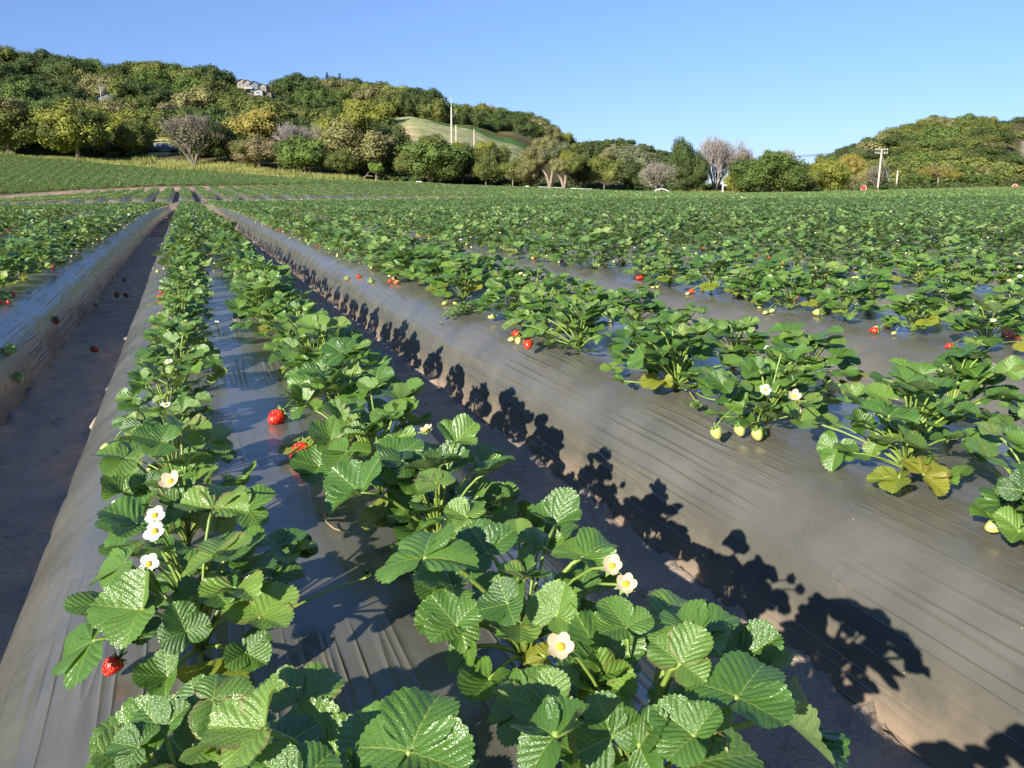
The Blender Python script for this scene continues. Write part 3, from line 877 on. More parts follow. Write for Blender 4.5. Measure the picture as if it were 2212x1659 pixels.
def sprinkle(plant, rr, nfl, nfr, side):
    for i in range(nfl):
        a = rr.uniform(0, 6.28); r = rr.uniform(.04, .13); p = Vector((r*math.cos(a), r*math.sin(a), rr.uniform(.07, .16)))
        flower_parts(plant, p, Vector((SUN_DIR.x*.5+rr.uniform(-.4, .4), SUN_DIR.y*.5+rr.uniform(-.4, .4), .9)), rr.uniform(.010, .013), rr.random() < .45)
    for i in range(nfr):
        a = (0 if side > 0 else math.pi)+rr.gauss(0, .8); r = rr.uniform(.08, .14)
        kd = rr.choice(['pale', 'pale', 'pale', 'pink', 'red'])
        sz = rr.uniform(.5, .85) if kd == 'pale' else rr.uniform(.75, 1.05)
        xx, yy = r*math.cos(a), r*math.sin(a)
        wx, wy = plant.location.x+xx, plant.location.y+yy
        k = round((wx-BX0)/PITCHX); hz = g(wx, wy)+float(bed_top(wx-BX0-k*PITCHX))-plant.location.z
        if hz < -.06: continue
        add_berry(plant, (xx, yy, hz+.014*sz), (-math.cos(a)*.9, -math.sin(a)*.9, rr.uniform(.1, .5)), kd, sz, True, (xx*.3, yy*.3, .02))


def full_plant(x, y, rr, side, vigor=1.0, flowers=None, fruits=None, yellow=False):
    z = plant_base(x, y); p = empty('strawberry_plant', (x, y, z))
    nL = int(rr.uniform(27, 35)*vigor); a0 = rr.uniform(0, 6.28)
    for i in range(nL):
        s = i/(nL-1); a = a0+i*2.39996+rr.uniform(-.25, .25)
        reach = (0.022+0.088*s**.7)*rr.uniform(.75, 1.2)*vigor; h = (0.18-0.13*s**1.4)*rr.uniform(.7, 1.2)*vigor
        j = Vector((reach*math.cos(a), reach*math.sin(a), max(.02, h)))
        el = rr.uniform(-.1, .45) - .35*s
        d = Vector((math.cos(a+rr.uniform(-.5, .5)), math.sin(a+rr.uniform(-.5, .5)), el))
        n = Vector((rr.uniform(-.25, .25)+SUN_DIR.x*.45-math.cos(a)*.1, rr.uniform(-.25, .25)+SUN_DIR.y*.45-math.sin(a)*.1, 1))
        L = rr.choice((rr.uniform(.032, .046), rr.uniform(.044, .060), rr.uniform(.048, .064)))*vigor
        if s > .82 and rr.random() < .3: me = rr.choice(LEAF_YEL)
        elif s < .1: me = rr.choice(LEAF_YOUNG); L *= .7
        else: me = rr.choice(LEAF_HI)
        add_leaf(p, None, j, d, n, L, me, thick=.0019)
    sprinkle(p, rr, flowers if flowers is not None else (rr.choice([0, 0, 1, 2])), fruits if fruits is not None else rr.choice([0, 0, 1, 2, 3]), side)
    if side < 0 and x > .6 or x > 1: p.scale = (1.04, 1.04, .84)
    return p


hero_obj = {}
HERO_LABEL = {
 'A': 'large strawberry plant at lower left with white open flowers, on the middle bed',
 'B': 'strawberry plant with one withered flower on a tall stalk, beyond the white-flowered one',
 'R1': 'big glossy plant on the middle bed with two faded flowers leaning over the right furrow',
 'R2': 'plant with a cupped upright leaf, behind the one leaning faded flowers over the furrow',
 'C': 'largest bright strawberry plant at the bottom of the photo, right of centre, beside the furrow',
 'D': 'strawberry plant cut by the bottom edge left of centre, with two big dark leaves',
 'E': 'plant on the right bed with low yellowish leaves spread on the dark plastic',
 'F': 'plant on the right bed with a cluster of pale unripe berries on its left side',
 'H': 'strawberry plant on the right bed sending a runner with a tiny plantlet onto the plastic',
 'J': 'strawberry plant on the right bed with one red berry under its lowest round leaf',
 'L': 'plant cut by the right edge of the photo, with pale unripe berries on its left',
 'K': 'tall strawberry plant near the right edge, second row of the right bed',
}
for key, h in HERO.items():
    x, y = h['c']; z = plant_base(x, y); p = empty('strawberry_plant', (x, y, z)); hero_obj[key] = p
    rr = random.Random(key); tag(p, HERO_LABEL[key], 'strawberry plant', 'strawberry plants near the camera')
    for lf in h['leaves']:
        J = Vector(on_z(lf[0], lf[1], HB+lf[2])); T = Vector(on_z(lf[3], lf[4], HB+lf[5])); B = Vector((x, y, z))
        C = Vector((0, 0, CAMZ)); RJ = J-C                    # slide along the sight line to keep the leaf near its crown
        if math.hypot(J.x-x, J.y-y) > .17:
            best = min((abs(math.hypot(C.x+RJ.x*k-x, C.y+RJ.y*k-y)), k) for k in [i/100 for i in range(50, 151, 2)] if C.z+RJ.z*k > HB+.02 and C.z+RJ.z*k < HB+.26)
            k = best[1]; J = C+RJ*k; T = C+(T-C)*k
        d = T-J; vw = (J-Vector((0, 0, CAMZ)))
        Lp = math.hypot(lf[3]-lf[0], lf[4]-lf[1])*S/FPX*vw.dot(Vector(cf))      # apparent length at that depth
        L = min(max(Lp*.82/max(.62, d.normalized().cross(vw.normalized()).length), .036), .060)
        n = Vector((SUN_DIR.x*.35+rr.uniform(-.2, .2), SUN_DIR.y*.35+rr.uniform(-.2, .2)-.1, 1))
        yl = len(lf) > 6 and lf[6] == 'y'
        me = rr.choice(LEAF_YEL) if yl else rr.choice(LEAF_HI)
        add_leaf(p, None, J-B, d, n, L, me, 'yellowing low leaf' if yl else None, thick=.0026)
    for i in range({'A': 14, 'B': 14, 'D': 8, 'R1': 18, 'C': 22}.get(key, 30)):       # further leaves round the crown
        a = i*2.4+rr.uniform(-.4, .4); r = rr.uniform(.02, .155 if key in HERO_R else .115)
        j = Vector((r*math.cos(a), r*math.sin(a), rr.uniform(.03, .19)*(1.15-r*3.5)))
        add_leaf(p, None, j, (math.cos(a), math.sin(a), .2), (rr.uniform(-.4, .2), rr.uniform(-.4, .2), 1), rr.uniform(.036, .056), rr.choice(LEAF_HI))
    for fl in h['flowers']:
        P = Vector(on_z(fl[0], fl[1], HB+fl[2]+.045))-Vector((x, y, z))
        flower_parts(p, P, (SUN_DIR.x*.35-.1, SUN_DIR.y*.35-.5, .8), .0112, bool(fl[3]))


def berry_at(key, px, py, kind, size, axis=(0.3, 0.5, .5), stalk=True):
    p = hero_obj[key]; P = Vector(on_z(px, py, HB+.016*size))
    loc = P-Vector(p.location)
    add_berry(p, loc, axis, kind, size, True, (loc.x*.35, loc.y*.35, .03) if stalk else None)


berry_at('A', 247, 1434, 'red', .7, (.6, .3, .5))
for q in ((1547, 932, .85), (1598, 926, .85), (1627, 913, .95), (1636, 935, .85)): berry_at('F', q[0], q[1], 'pale', q[2], (-.2, .2, .8))
berry_at('J', 1141, 742, 'red', 1.1); berry_at('J', 1120, 735, 'pale', .8)


def runner(key, pts_px, mat, plantlet=.02, r=.0018):
    p = hero_obj[key]; B = Vector(p.location); pts = [Vector(on_z(a, b, HB+h))-B for a, b, h in pts_px]
    fine = []
    for i in range(len(pts)-1):
        for s in (0, .33, .66): fine.append(pts[i].lerp(pts[i+1], s))
    fine.append(pts[-1])
    for _ in range(2):
        fine = [fine[0]]+[(fine[i-1]+fine[i]*2+fine[i+1])/4 for i in range(1, len(fine)-1)]+[fine[-1]]
    mb = MB(); mb.tube(fine, r, 6); o = mb.build('runner', mat, p, True)
    if plantlet:
        for i in range(5):
            a = i*1.26; l = bpy.data.objects.new('leaf', LEAF_YOUNG[i % 2]); link(l, o)
            l.matrix_local = orient(fine[-1]+Vector((0, 0, .003)), (math.cos(a), math.sin(a), .6), (-math.cos(a)*.5, -math.sin(a)*.5, 1), plantlet)


runner('A', [(600, 1330, .05), (658, 1300, .06), (720, 1268, .06), (781, 1253, .05), (793, 1246, .055)], M_stem, .008, .0017)
runner('A', [(560, 1290, .04), (610, 1230, .06), (649, 1197, .07)], M_stem, .028, .0014)
runner('H', [(1460, 800, .04), (1480, 835, .02), (1500, 860, .015), (1503, 880, .012)], M_stemy, .018)
runner('H', [(1480, 815, .03), (1500, 850, .012), (1540, 866, .01), (1575, 862, .02)], M_stem, 0)
runner('D', [(470, 1670, .01), (440, 1630, .02), (405, 1600, .02), (380, 1580, .03), (372, 1560, .05)], M_stemy, .022, .003)

# ------------------------------------------------------------------ plants in rows
hero_xy = np.array([h['c'] for h in HERO.values()])
plants = []                                              # k, side, ordinal, x, y, v, t
for k in range(-14, 112):
    for side in (-1, 1):
        x = BX0+k*PITCHX+side*.18; ph = _hash(np.array([k]), np.array([side]), 5)[0]*.33
        ys = np.arange(-.5, 150, .335)+ph
        if k == 0 and side == -1: ys = np.arange(.95-.33*5, 150, .33)
        if k == 0 and side == 1: ys = np.arange(.78-.31*4, 150, .31)
        if k == 1 and side == -1: ys = np.arange(1.10-.36*5, 150, .345)
        ys = ys+rng.normal(0, .018, len(ys)); xs = x+rng.normal(0, .015, len(ys))
        u, v = uv_of(xs, ys); t = u/np.maximum(v, .3)
        near = np.hypot(xs, ys) < 2.3
        ok = ((np.abs(t) < .70) & (v > .2)) | near
        ok &= in_field(xs, ys) > 0
        if len(hero_xy):
            dd = np.min(np.hypot(xs[:, None]-hero_xy[None, :, 0], ys[:, None]-hero_xy[None, :, 1]), 1); ok &= dd > .155
        ok &= rng.random(len(ys)) > .015
        for j in np.nonzero(ok)[0]: plants.append((k, side, j, xs[j], ys[j], v[j], t[j]))
# beyond the dirt road the canopy is closed: finer rows
for x in np.arange(-75, 24, .45):
    ys = np.arange(93.5, 150, .42)+rng.uniform(0, .4); xs = x+rng.normal(0, .1, len(ys))
    u, v = uv_of(xs, ys); t = u/np.maximum(v, .3); ok = (np.abs(t) < .70) & (in_field(xs, ys) > 0)
    for j in np.nonzero(ok)[0]: plants.append((999, 0, j, xs[j], ys[j], v[j], t[j]))
P = np.array([(p[3], p[4], p[5], p[6]) for p in plants])
cx = P[:, 3]*FPX; inframe = (np.abs(cx) < 530) & (P[:, 2] > .45)
# rough test that the plant shows in the frame vertically
pyv = 384-FPX*((0.38-CAMZ)*math.cos(PITCH)+P[:, 2]*math.sin(PITCH))/(P[:, 2]*math.cos(PITCH)-(0.38-CAMZ)*math.sin(PITCH))
inframe &= pyv < 800
order = np.argsort(np.where(inframe, P[:, 2], 1e6))
indiv = set(order[:300-len(HERO)].tolist())
DFULL = 5.2
# plain version of one plant, for those too far off to show parts


def plant_soup(seed, nL, fan, withfruit=True):
    """triangle soup of one plant: V, tris, rnd, material index (0 leaf 1 pale 2 red 3 white 4 stem)"""
    rr = random.Random(seed); Vs, Ts, Rn, Mi, o = [], [], [], [], 0
    a0 = rr.uniform(0, 6.28)
    for i in range(nL):
        s = i/(nL-1); a = a0+i*2.39996+rr.uniform(-.3, .3)
        reach = (.035+.10*s**.8)*rr.uniform(.8, 1.15); h = (.155-.115*s**1.3)*rr.uniform(.7, 1.25)
        J = Vector((reach*math.cos(a), reach*math.sin(a), max(.02, h)))
        d = Vector((math.cos(a+rr.uniform(-.6, .6)), math.sin(a+rr.uniform(-.6, .6)), rr.uniform(-.1, .45)-.35*s))
        n = Vector((rr.uniform(-.45, .45)+SUN_DIR.x*.4, rr.uniform(-.45, .45)+SUN_DIR.y*.4, 1)); L = rr.uniform(.040, .063)*(1.3 if fan < 4 else 1)
        M = orient(J, d, n, L); Mn = np.array(M)
        rn = rr.random()
        for b in (0, 1.4, -1.4):
            if fan >= 4:
                V, U, q, t = leaflet(fan, 1, 1.0 if b == 0 else .88, fold=rr.uniform(.1, .6), pleat=0, curl=rr.uniform(0, .4), droop=rr.uniform(-.1, .35), teeth=1, tdepth=0)
                V = rotz(rotx(V, rr.uniform(-.1, .5)), b)
            else:
                f = rr.uniform(.1, .35); V = np.array([[0, 0, 0], [.46, .55, f], [0, 1.02, .05], [-.46, .55, f]])
                t = np.array([[0, 1, 2], [0, 2, 3]]); V = rotz(rotx(V, rr.uniform(-.1, .5)), b)
            V = V@Mn[:3, :3].T+Mn[:3, 3]
            Vs.append(V); Ts.append(t+o); o += len(V); Rn += [rn*.9+.1*rr.random()]*len(V); Mi += [0]*len(t)
        if fan >= 4:                                        # thin petiole as a narrow three-sided sliver
            w = .002; V = np.array([[w, 0, 0], [-w, w, 0], [-w, -w, 0], [J.x, J.y, J.z]]); t = np.array([[0, 1, 3], [1, 2, 3], [2, 0, 3]])
            Vs.append(V); Ts.append(t+o); o += 4; Rn += [0]*4; Mi += [4]*3
    if withfruit:
        for i in range(rr.choice([1, 2, 3, 4, 5])):
            a = rr.uniform(0, 6.28); r = rr.uniform(.08, .19); u = rr.random(); s = .013 if fan >= 4 else .018
            mi = 1 if u < .62 else (3 if u < .80 else 2); z = .012 if mi != 3 else rr.uniform(.10, .17)
            c = np.array([r*math.cos(a), r*math.sin(a), z])
            V = c+s*np.array([[1, 0, 0], [-1, 0, 0], [0, 1, 0], [0, -1, 0], [0, 0, 1], [0, 0, -1]])*(1 if mi != 3 else np.array([1, 1, .4]))
            t = np.array([[0, 2, 4], [2, 1, 4], [1, 3, 4], [3, 0, 4], [2, 0, 5], [1, 2, 5], [3, 1, 5], [0, 3, 5]])
            Vs.append(V); Ts.append(t+o); o += 6; Rn += [.5]*6; Mi += [mi]*8
    return np.vstack(Vs), np.vstack(Ts), np.array(Rn), np.array(Mi)


MATS_PL = [M_leafm, M_pale, M_red, M_petal, M_stem]
MID = []
for i in range(10):
    V, T, rn, mi = plant_soup(500+i, 28, 12)
    me = np_mesh('strawberry_plant', V, T, 3, True, {'rnd': rn}, mi)
    for m in MATS_PL: me.materials.append(m)
    MID.append(me)

nord = {}
ind_list = sorted(indiv, key=lambda i: P[i, 2])
for i in ind_list:
    k, side, j, x, y, v, t = plants[i]
    row = 'left' if side < 0 else 'right'
    key = (k, side); nord[key] = nord.get(key, 0)+1; n = nord[key]
    if n <= 20 and abs(k) <= 4:
        bs = 'middle bed' if k == 0 else '%s bed %s of middle' % (ORD[abs(k)], 'right' if k > 0 else 'left')
        lb = '%s leafy plant from the camera, %s row of the %s' % (ORD[n], row, bs)
        if (k, side) in ((0, -1),): lb = '%s leafy plant up the left row of the middle bed' % ORD[n]
    elif abs(k) <= 4: lb = 'distant plant past the twentieth, %s row, %s' % (row, bed_phrase(k))
    elif k > 0: lb = 'strawberry plant in the crowded rows beyond the fourth bed right of the middle one'
    else: lb = 'strawberry plant in the crowded rows beyond the fourth bed left of the middle one'
    rr = random.Random(i*7+3)
    if v < DFULL:
        p = full_plant(x, y, rr, side, rr.uniform(.74, .96) if (k == 0 and side < 0) else rr.uniform(1.0, 1.22) if (k == 1 and side < 0) else rr.uniform(.84, 1.10))
        p.rotation_euler = (0, 0, 0)
    else:
        p = bpy.data.objects.new('strawberry_plant', MID[i % 10]); link(p)
        p.location = (x, y, plant_base(x, y)); p.rotation_euler = (0, 0, rr.uniform(0, 6.28)); s = rr.uniform(.9, 1.2); p.scale = (s, s, s*rr.uniform(.85, 1.15))
    tag(p, lb, 'strawberry plant', 'strawberry plants near the camera')

# the rest of the field as one mass of plants
def scatter(idx, variants, scale=(.9, 1.2), zs=1.0):
    idx = np.array(idx); sel = rng.integers(0, len(variants), len(idx)); out = []; off = 0
    AV, AT, AR, AM = [], [], [], []
    for vi, (V, T, rn, mi) in enumerate(variants):
        ii = idx[sel == vi]
        if len(ii) == 0: continue
        X = P[ii, 0]; Y = P[ii, 1]; a = rng.uniform(0, 6.28, len(ii)); s = rng.uniform(*scale, len(ii))
        kx = (X-BX0) % PITCHX; Z = G(X, Y)+HB-.01-np.where((Y > 93) & (X < 24), .25, 0)
        c, sn = np.cos(a)*s, np.sin(a)*s
        W = np.empty((len(ii), len(V), 3), np.float32)
        W[:, :, 0] = V[None, :, 0]*c[:, None]-V[None, :, 1]*sn[:, None]+X[:, None]
        W[:, :, 1] = V[None, :, 0]*sn[:, None]+V[None, :, 1]*c[:, None]+Y[:, None]
        W[:, :, 2] = V[None, :, 2]*(s*zs)[:, None]+Z[:, None]
        AV.append(W.reshape(-1, 3)); AT.append((T[None]+(np.arange(len(ii))*len(V))[:, None, None]+off).reshape(-1, 3))
        AR.append(np.clip(rn[None]+rng.normal(0, .06, (len(ii), 1)), 0, 1).reshape(-1)); AM.append(np.tile(mi, len(ii))); off += len(ii)*len(V)
    return np.vstack(AV), np.vstack(AT), np.concatenate(AR), np.concatenate(AM)


VAR_A = [plant_soup(700+i, 22, 8) for i in range(8)]
VAR_B = [plant_soup(800+i, 17, 4) for i in range(8)]
VAR_C = [plant_soup(900+i, 11, 2, True) for i in range(8)]
rest = [i for i in range(len(plants)) if i not in indiv]
dv = P[:, 2]
parts_ = [scatter([i for i in rest if dv[i] < 16], VAR_A), scatter([i for i in rest if 16 <= dv[i] < 34], VAR_B), scatter([i for i in rest if dv[i] >= 34 and (P[i, 1] < 50 or P[i, 1] > 89 or P[i, 3] > -.1)], VAR_C, (.95, 1.25)),
          scatter([i for i in rest if dv[i] >= 34 and 50 <= P[i, 1] <= 89 and P[i, 3] <= -.1], VAR_C, (1.0, 1.25), .8)]
off = 0; AV, AT, AR, AM = [], [], [], []
for V, T, rn, mi in parts_:
    AV.append(V); AT.append(T+off); AR.append(rn); AM.append(mi); off += len(V)
me = np_mesh('strawberry_foliage', np.vstack(AV), np.vstack(AT), 3, False, {'rnd': np.concatenate(AR)}, np.concatenate(AM))
for m in MATS_PL: me.materials.append(m)
o = obj('strawberry_foliage', me)
tag(o, 'rows of leafy green strawberry plants filling the field as far as the trees', 'strawberry plants', kind='stuff')
print('plants', len(plants), 'tris', len(me.polygons))

# ------------------------------------------------------------------ berries placed by sight
def nearest_plant(pt):
    best = None
    for o_ in COL.objects:
        if o_.type == 'EMPTY' and o_.parent is None and o_.name.startswith('strawberry_plant'):
            d = (Vector((o_.location.x, o_.location.y))-Vector((pt[0], pt[1]))).length
            if best is None or d < best[0]: best = (d, o_)
    return best


for px, py, kind, sz in [(600, 900, 'red', 1.25), (652, 975, 'red', 1.35), (450, 545, 'red', 1.1), (1075, 624, 'red', 1.3), (1088, 626, 'red', 1.0),
                         (1383, 597, 'red', 1.4), (1601, 633, 'red', 1.5), (1380, 691, 'pink', 1.3), (1923, 699, 'pink', 1.2), (2075, 646, 'red', 1.3), (2180, 717, 'pink', 1.7),
                         (2195, 712, 'pink', 1.3), (511, 666, 'pale', 1.2), (10, 692, 'pale', 1.5), (22, 697, 'pale', 1.3), (157, 600, 'red', 1.2), (110, 622, 'darkk', 1.2),
                         (1770, 673, 'pale', 1.2), (1785, 668, 'pale', 1.3), (1812, 660, 'pale', 1.1), (1622, 637, 'pale', 1.1), (1636, 635, 'pale', 1.0), (1655, 634, 'pale', 1.2),
                         (1065, 682, 'pale', .9), (1792, 833, 'pale', 1.2), (2140, 1098, 'pale', .85), (2150, 1135, 'pale', .8), (1875, 672, 'pale', .9), (748, 571, 'red', 1.1), (775, 577, 'red', 1.0),
                         (800, 588, 'pale', 1.1), (590, 507, 'red', 1.2), (620, 522, 'red', 1.1), (645, 530, 'pale', 1.1)]:
    q = on_z(px, py, HB+.018)
    d, pl = nearest_plant(q)
    kk = {'darkk': 'dark'}.get(kind, kind)
    loc = Vector(q)-pl.location
    ax = Vector((loc.x, loc.y, 0)); ax = -ax.normalized() if ax.length > .01 else Vector((1, 0, 0)); ax.z = .35
    if d < .24: add_berry(pl, loc, ax, kk, sz, True, (loc.x*.35, loc.y*.35, .03))
    else:
        o = add_berry(None, Vector((q[0], q[1], plant_base(q[0], q[1])+.017*sz)), (R_.uniform(-1, 1), R_.uniform(-1, 1), .5), kk, sz, True)
        tag(o, 'strawberry lying on the plastic film among the rows of plants', 'strawberry', 'loose strawberries lying on the plastic')

for i, (px, py, kind, lab) in enumerate([
        (993, 941, 'red', 'red fallen strawberry on the soil of the furrow right of the middle bed'),
        (268, 604, 'dark', 'dark fallen strawberry in the left furrow, farthest of the four lying there'),
        (252, 636, 'dark', 'dark fallen strawberry in the left furrow, left one of the close pair'),
        (271, 637, 'dark', 'dark fallen strawberry in the left furrow, right one of the close pair'),
        (203, 753, 'dark', 'dark fallen strawberry in the left furrow, nearest the camera'),
        (1366, 1325, 'dark', 'dark fallen strawberry in the right furrow below the two faded flowers')]):
    q = on_z(px, py, .03)
    o = add_berry(None, (q[0], q[1], .028), (R_.uniform(-1, 1), R_.uniform(-1, 1), .3), kind, 1.15 if i else 1.25, True)
    tag(o, lab, 'strawberry', 'fallen strawberries in the furrows')

# withered leaf, twine, scrap of white film
M_dry = simple('dry_leaf', (0.36, 0.26, 0.15), 0.8, var=0.3, vscale=50, bump=.003)
M_white = simple('white_paint', (0.60, 0.60, 0.58), 0.45, var=0.06, vscale=6)
V, U, q_, t_ = trifoliate(901, 20, 5, cup=.2); V[:, 2] += .25*np.sin(V[:, 0]*5)*np.cos(V[:, 1]*4)
me = tri_mesh('dry_leaf', V*.07, U, q_, t_, .5)
p_ = on_z(214, 657, .03)
o = obj('dry_leaf', me, M_dry, loc=(p_[0], p_[1], .03)); tag(o, 'curled dry brown leaf lying in the left furrow', 'leaf')
mb = MB(); pts = [Vector(on_z(a, b, HB+h)) for a, b, h in [(702, 1092, .05), (700, 1110, .03), (706, 1128, .012), (722, 1142, .008), (742, 1148, .006), (757, 1150, .008)]]
mb.tube(pts, .0014, 5); o = mb.build('dry_runner', M_dry, None, True); tag(o, 'thin pale curved dry stem on the plastic beside the middle bed plants', 'stem')
mb = MB(); c = Vector(on_z(2014, 1266, HB)); c.z = plant_base(c.x, c.y)+.004
mb.add([c+Vector(v) for v in ((-.012, -.004, 0), (.0, -.009, .004), (.014, .0, .001), (.004, .008, .005), (-.008, .006, .002))], [(0, 1, 4), (1, 3, 4), (1, 2, 3)])
o = mb.build('film_scrap', M_white); tag(o, 'tiny white scrap stuck on the dark plastic at lower right', 'scrap')

# bits of straw, dead leaf and twig in the furrows
mb = MB()
for i in range(420):
    k = R_.choice([0, 0, 1, 1, -1, 2]); x = BX0+(k-.5)*PITCHX+R_.gauss(0, .07); y = R_.uniform(.5, 9); z = g(x, y)+.012+R_.uniform(0, .01); a_ = R_.uniform(0, 6.28)
    if R_.random() < .55: mb.tube([(x, y, z), (x+math.cos(a_)*R_.uniform(.01, .05), y+math.sin(a_)*R_.uniform(.01, .05), z+R_.uniform(-.004, .008))], R_.uniform(.0006, .0015), 3)
    else:
        s_ = R_.uniform(.004, .013); c_ = Vector((x, y, z)); mb.add([c_+Vector((s_*math.cos(a_+b_), s_*math.sin(a_+b_)*.7, R_.uniform(-.3, .5)*s_)) for b_ in (0, 1.1, 2.3, 3.3, 4.6)], [(0, 1, 2, 3, 4)])
M_litter = simple('litter', (.22, .15, .09), .9, var=.5, vscale=9)
o = mb.build('plant_litter', M_litter); tag(o, 'scattered bits of straw and dead leaf on the furrow soil', 'litter', kind='stuff')

# clover weeds on the right bed
mb = MB()
for wx, wy, nn, rad in ((1738, 800, 80, .09), (1000, 657, 90, .11)):
    b0 = Vector(on_z(wx, wy, HB+.03))
    for i in range(nn):
        a = R_.uniform(0, 6.28); r = R_.uniform(0, rad); cpt = Vector((b0.x+r*math.cos(a), b0.y+.7*r*math.sin(a), 0)); cpt.z = plant_base(cpt.x, cpt.y)+R_.uniform(.012, .06)
        for j in range(3):
            aa = j*2.09+a; cc = cpt+Vector((.008*math.cos(aa), .008*math.sin(aa), .001)); k = 7
            mb.add([cc+Vector((.0085*math.cos(b*6.28/k), .0085*math.sin(b*6.28/k), .003*math.cos(b*6.28/k-aa))) for b in range(k)], [tuple(range(k))])
o = mb.build('clover', M_sepal); tag(o, 'patches of small round-leaved clover at the edge of the right bed', 'clover', kind='stuff')

# ------------------------------------------------------------------ trees
def foliage_mat(name, c1, c2, trans=0.12):
    m, nt, b, out = newmat(name)
    at = nt.nodes.new('ShaderNodeAttribute'); at.attribute_name = 'rnd'
    oi = nt.nodes.new('ShaderNodeObjectInfo')
    tc = nt.nodes.new('ShaderNodeTexCoord')
    n = noise_(nt, tc.outputs['Object'], .55, 3)
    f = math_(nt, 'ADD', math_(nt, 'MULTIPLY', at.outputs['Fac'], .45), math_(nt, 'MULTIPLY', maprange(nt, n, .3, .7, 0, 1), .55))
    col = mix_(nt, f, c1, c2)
    col = mix_(nt, 1.0, col, maprange(nt, oi.outputs['Random'], 0, 1, .78, 1.2), 'MULTIPLY')
    nt.links.new(col, b.inputs['Base Color']); b.inputs['Roughness'].default_value = .7; b.inputs['Specular IOR Level'].default_value = .25
    tr = nt.nodes.new('ShaderNodeBsdfTranslucent'); nt.links.new(col, tr.inputs[0])
    mx = nt.nodes.new('ShaderNodeMixShader'); mx.inputs[0].default_value = trans
    nt.links.new(b.outputs[0], mx.inputs[1]); nt.links.new(tr.outputs[0], mx.inputs[2]); nt.links.new(mx.outputs[0], out.inputs[0])
    return m


FOL = {
 'dark': foliage_mat('oak_dark', (0.042, 0.067, 0.020), (0.094, 0.128, 0.033)),
 'olive': foliage_mat('oak_olive', (0.085, 0.108, 0.027), (0.180, 0.197, 0.046)),
 'green': foliage_mat('oak_green', (0.064, 0.108, 0.025), (0.145, 0.197, 0.042)),
 'yellow': foliage_mat('oak_yellow_green', (0.145, 0.164, 0.027), (0.282, 0.297, 0.051)),
 'ochre': foliage_mat('tree_ochre', (0.223, 0.187, 0.046), (0.376, 0.325, 0.074)),
 'khaki': foliage_mat('tree_khaki', (0.154, 0.148, 0.060), (0.282, 0.267, 0.101)),
 'brown': foliage_mat('tree_brown', (0.129, 0.108, 0.055), (0.240, 0.197, 0.097)),
 'grey': foliage_mat('tree_grey_green', (0.129, 0.148, 0.074), (0.257, 0.276, 0.147)),
 'bright': foliage_mat('tree_bright', (0.102, 0.168, 0.027), (0.205, 0.307, 0.051)),
}
M_bark = simple('bark', (.20, .155, .115), .9, var=.35, vscale=3, bump=.03)
M_barkp = simple('bark_pale', (.26, .20, .15), .9, var=.25, vscale=3, bump=.03)
M_twig = simple('twigs_grey', (.22, .18, .145), .9, var=.2, vscale=1)
M_twigp = simple('twigs_pale', (.27, .235, .205), .9, var=.2, vscale=1)


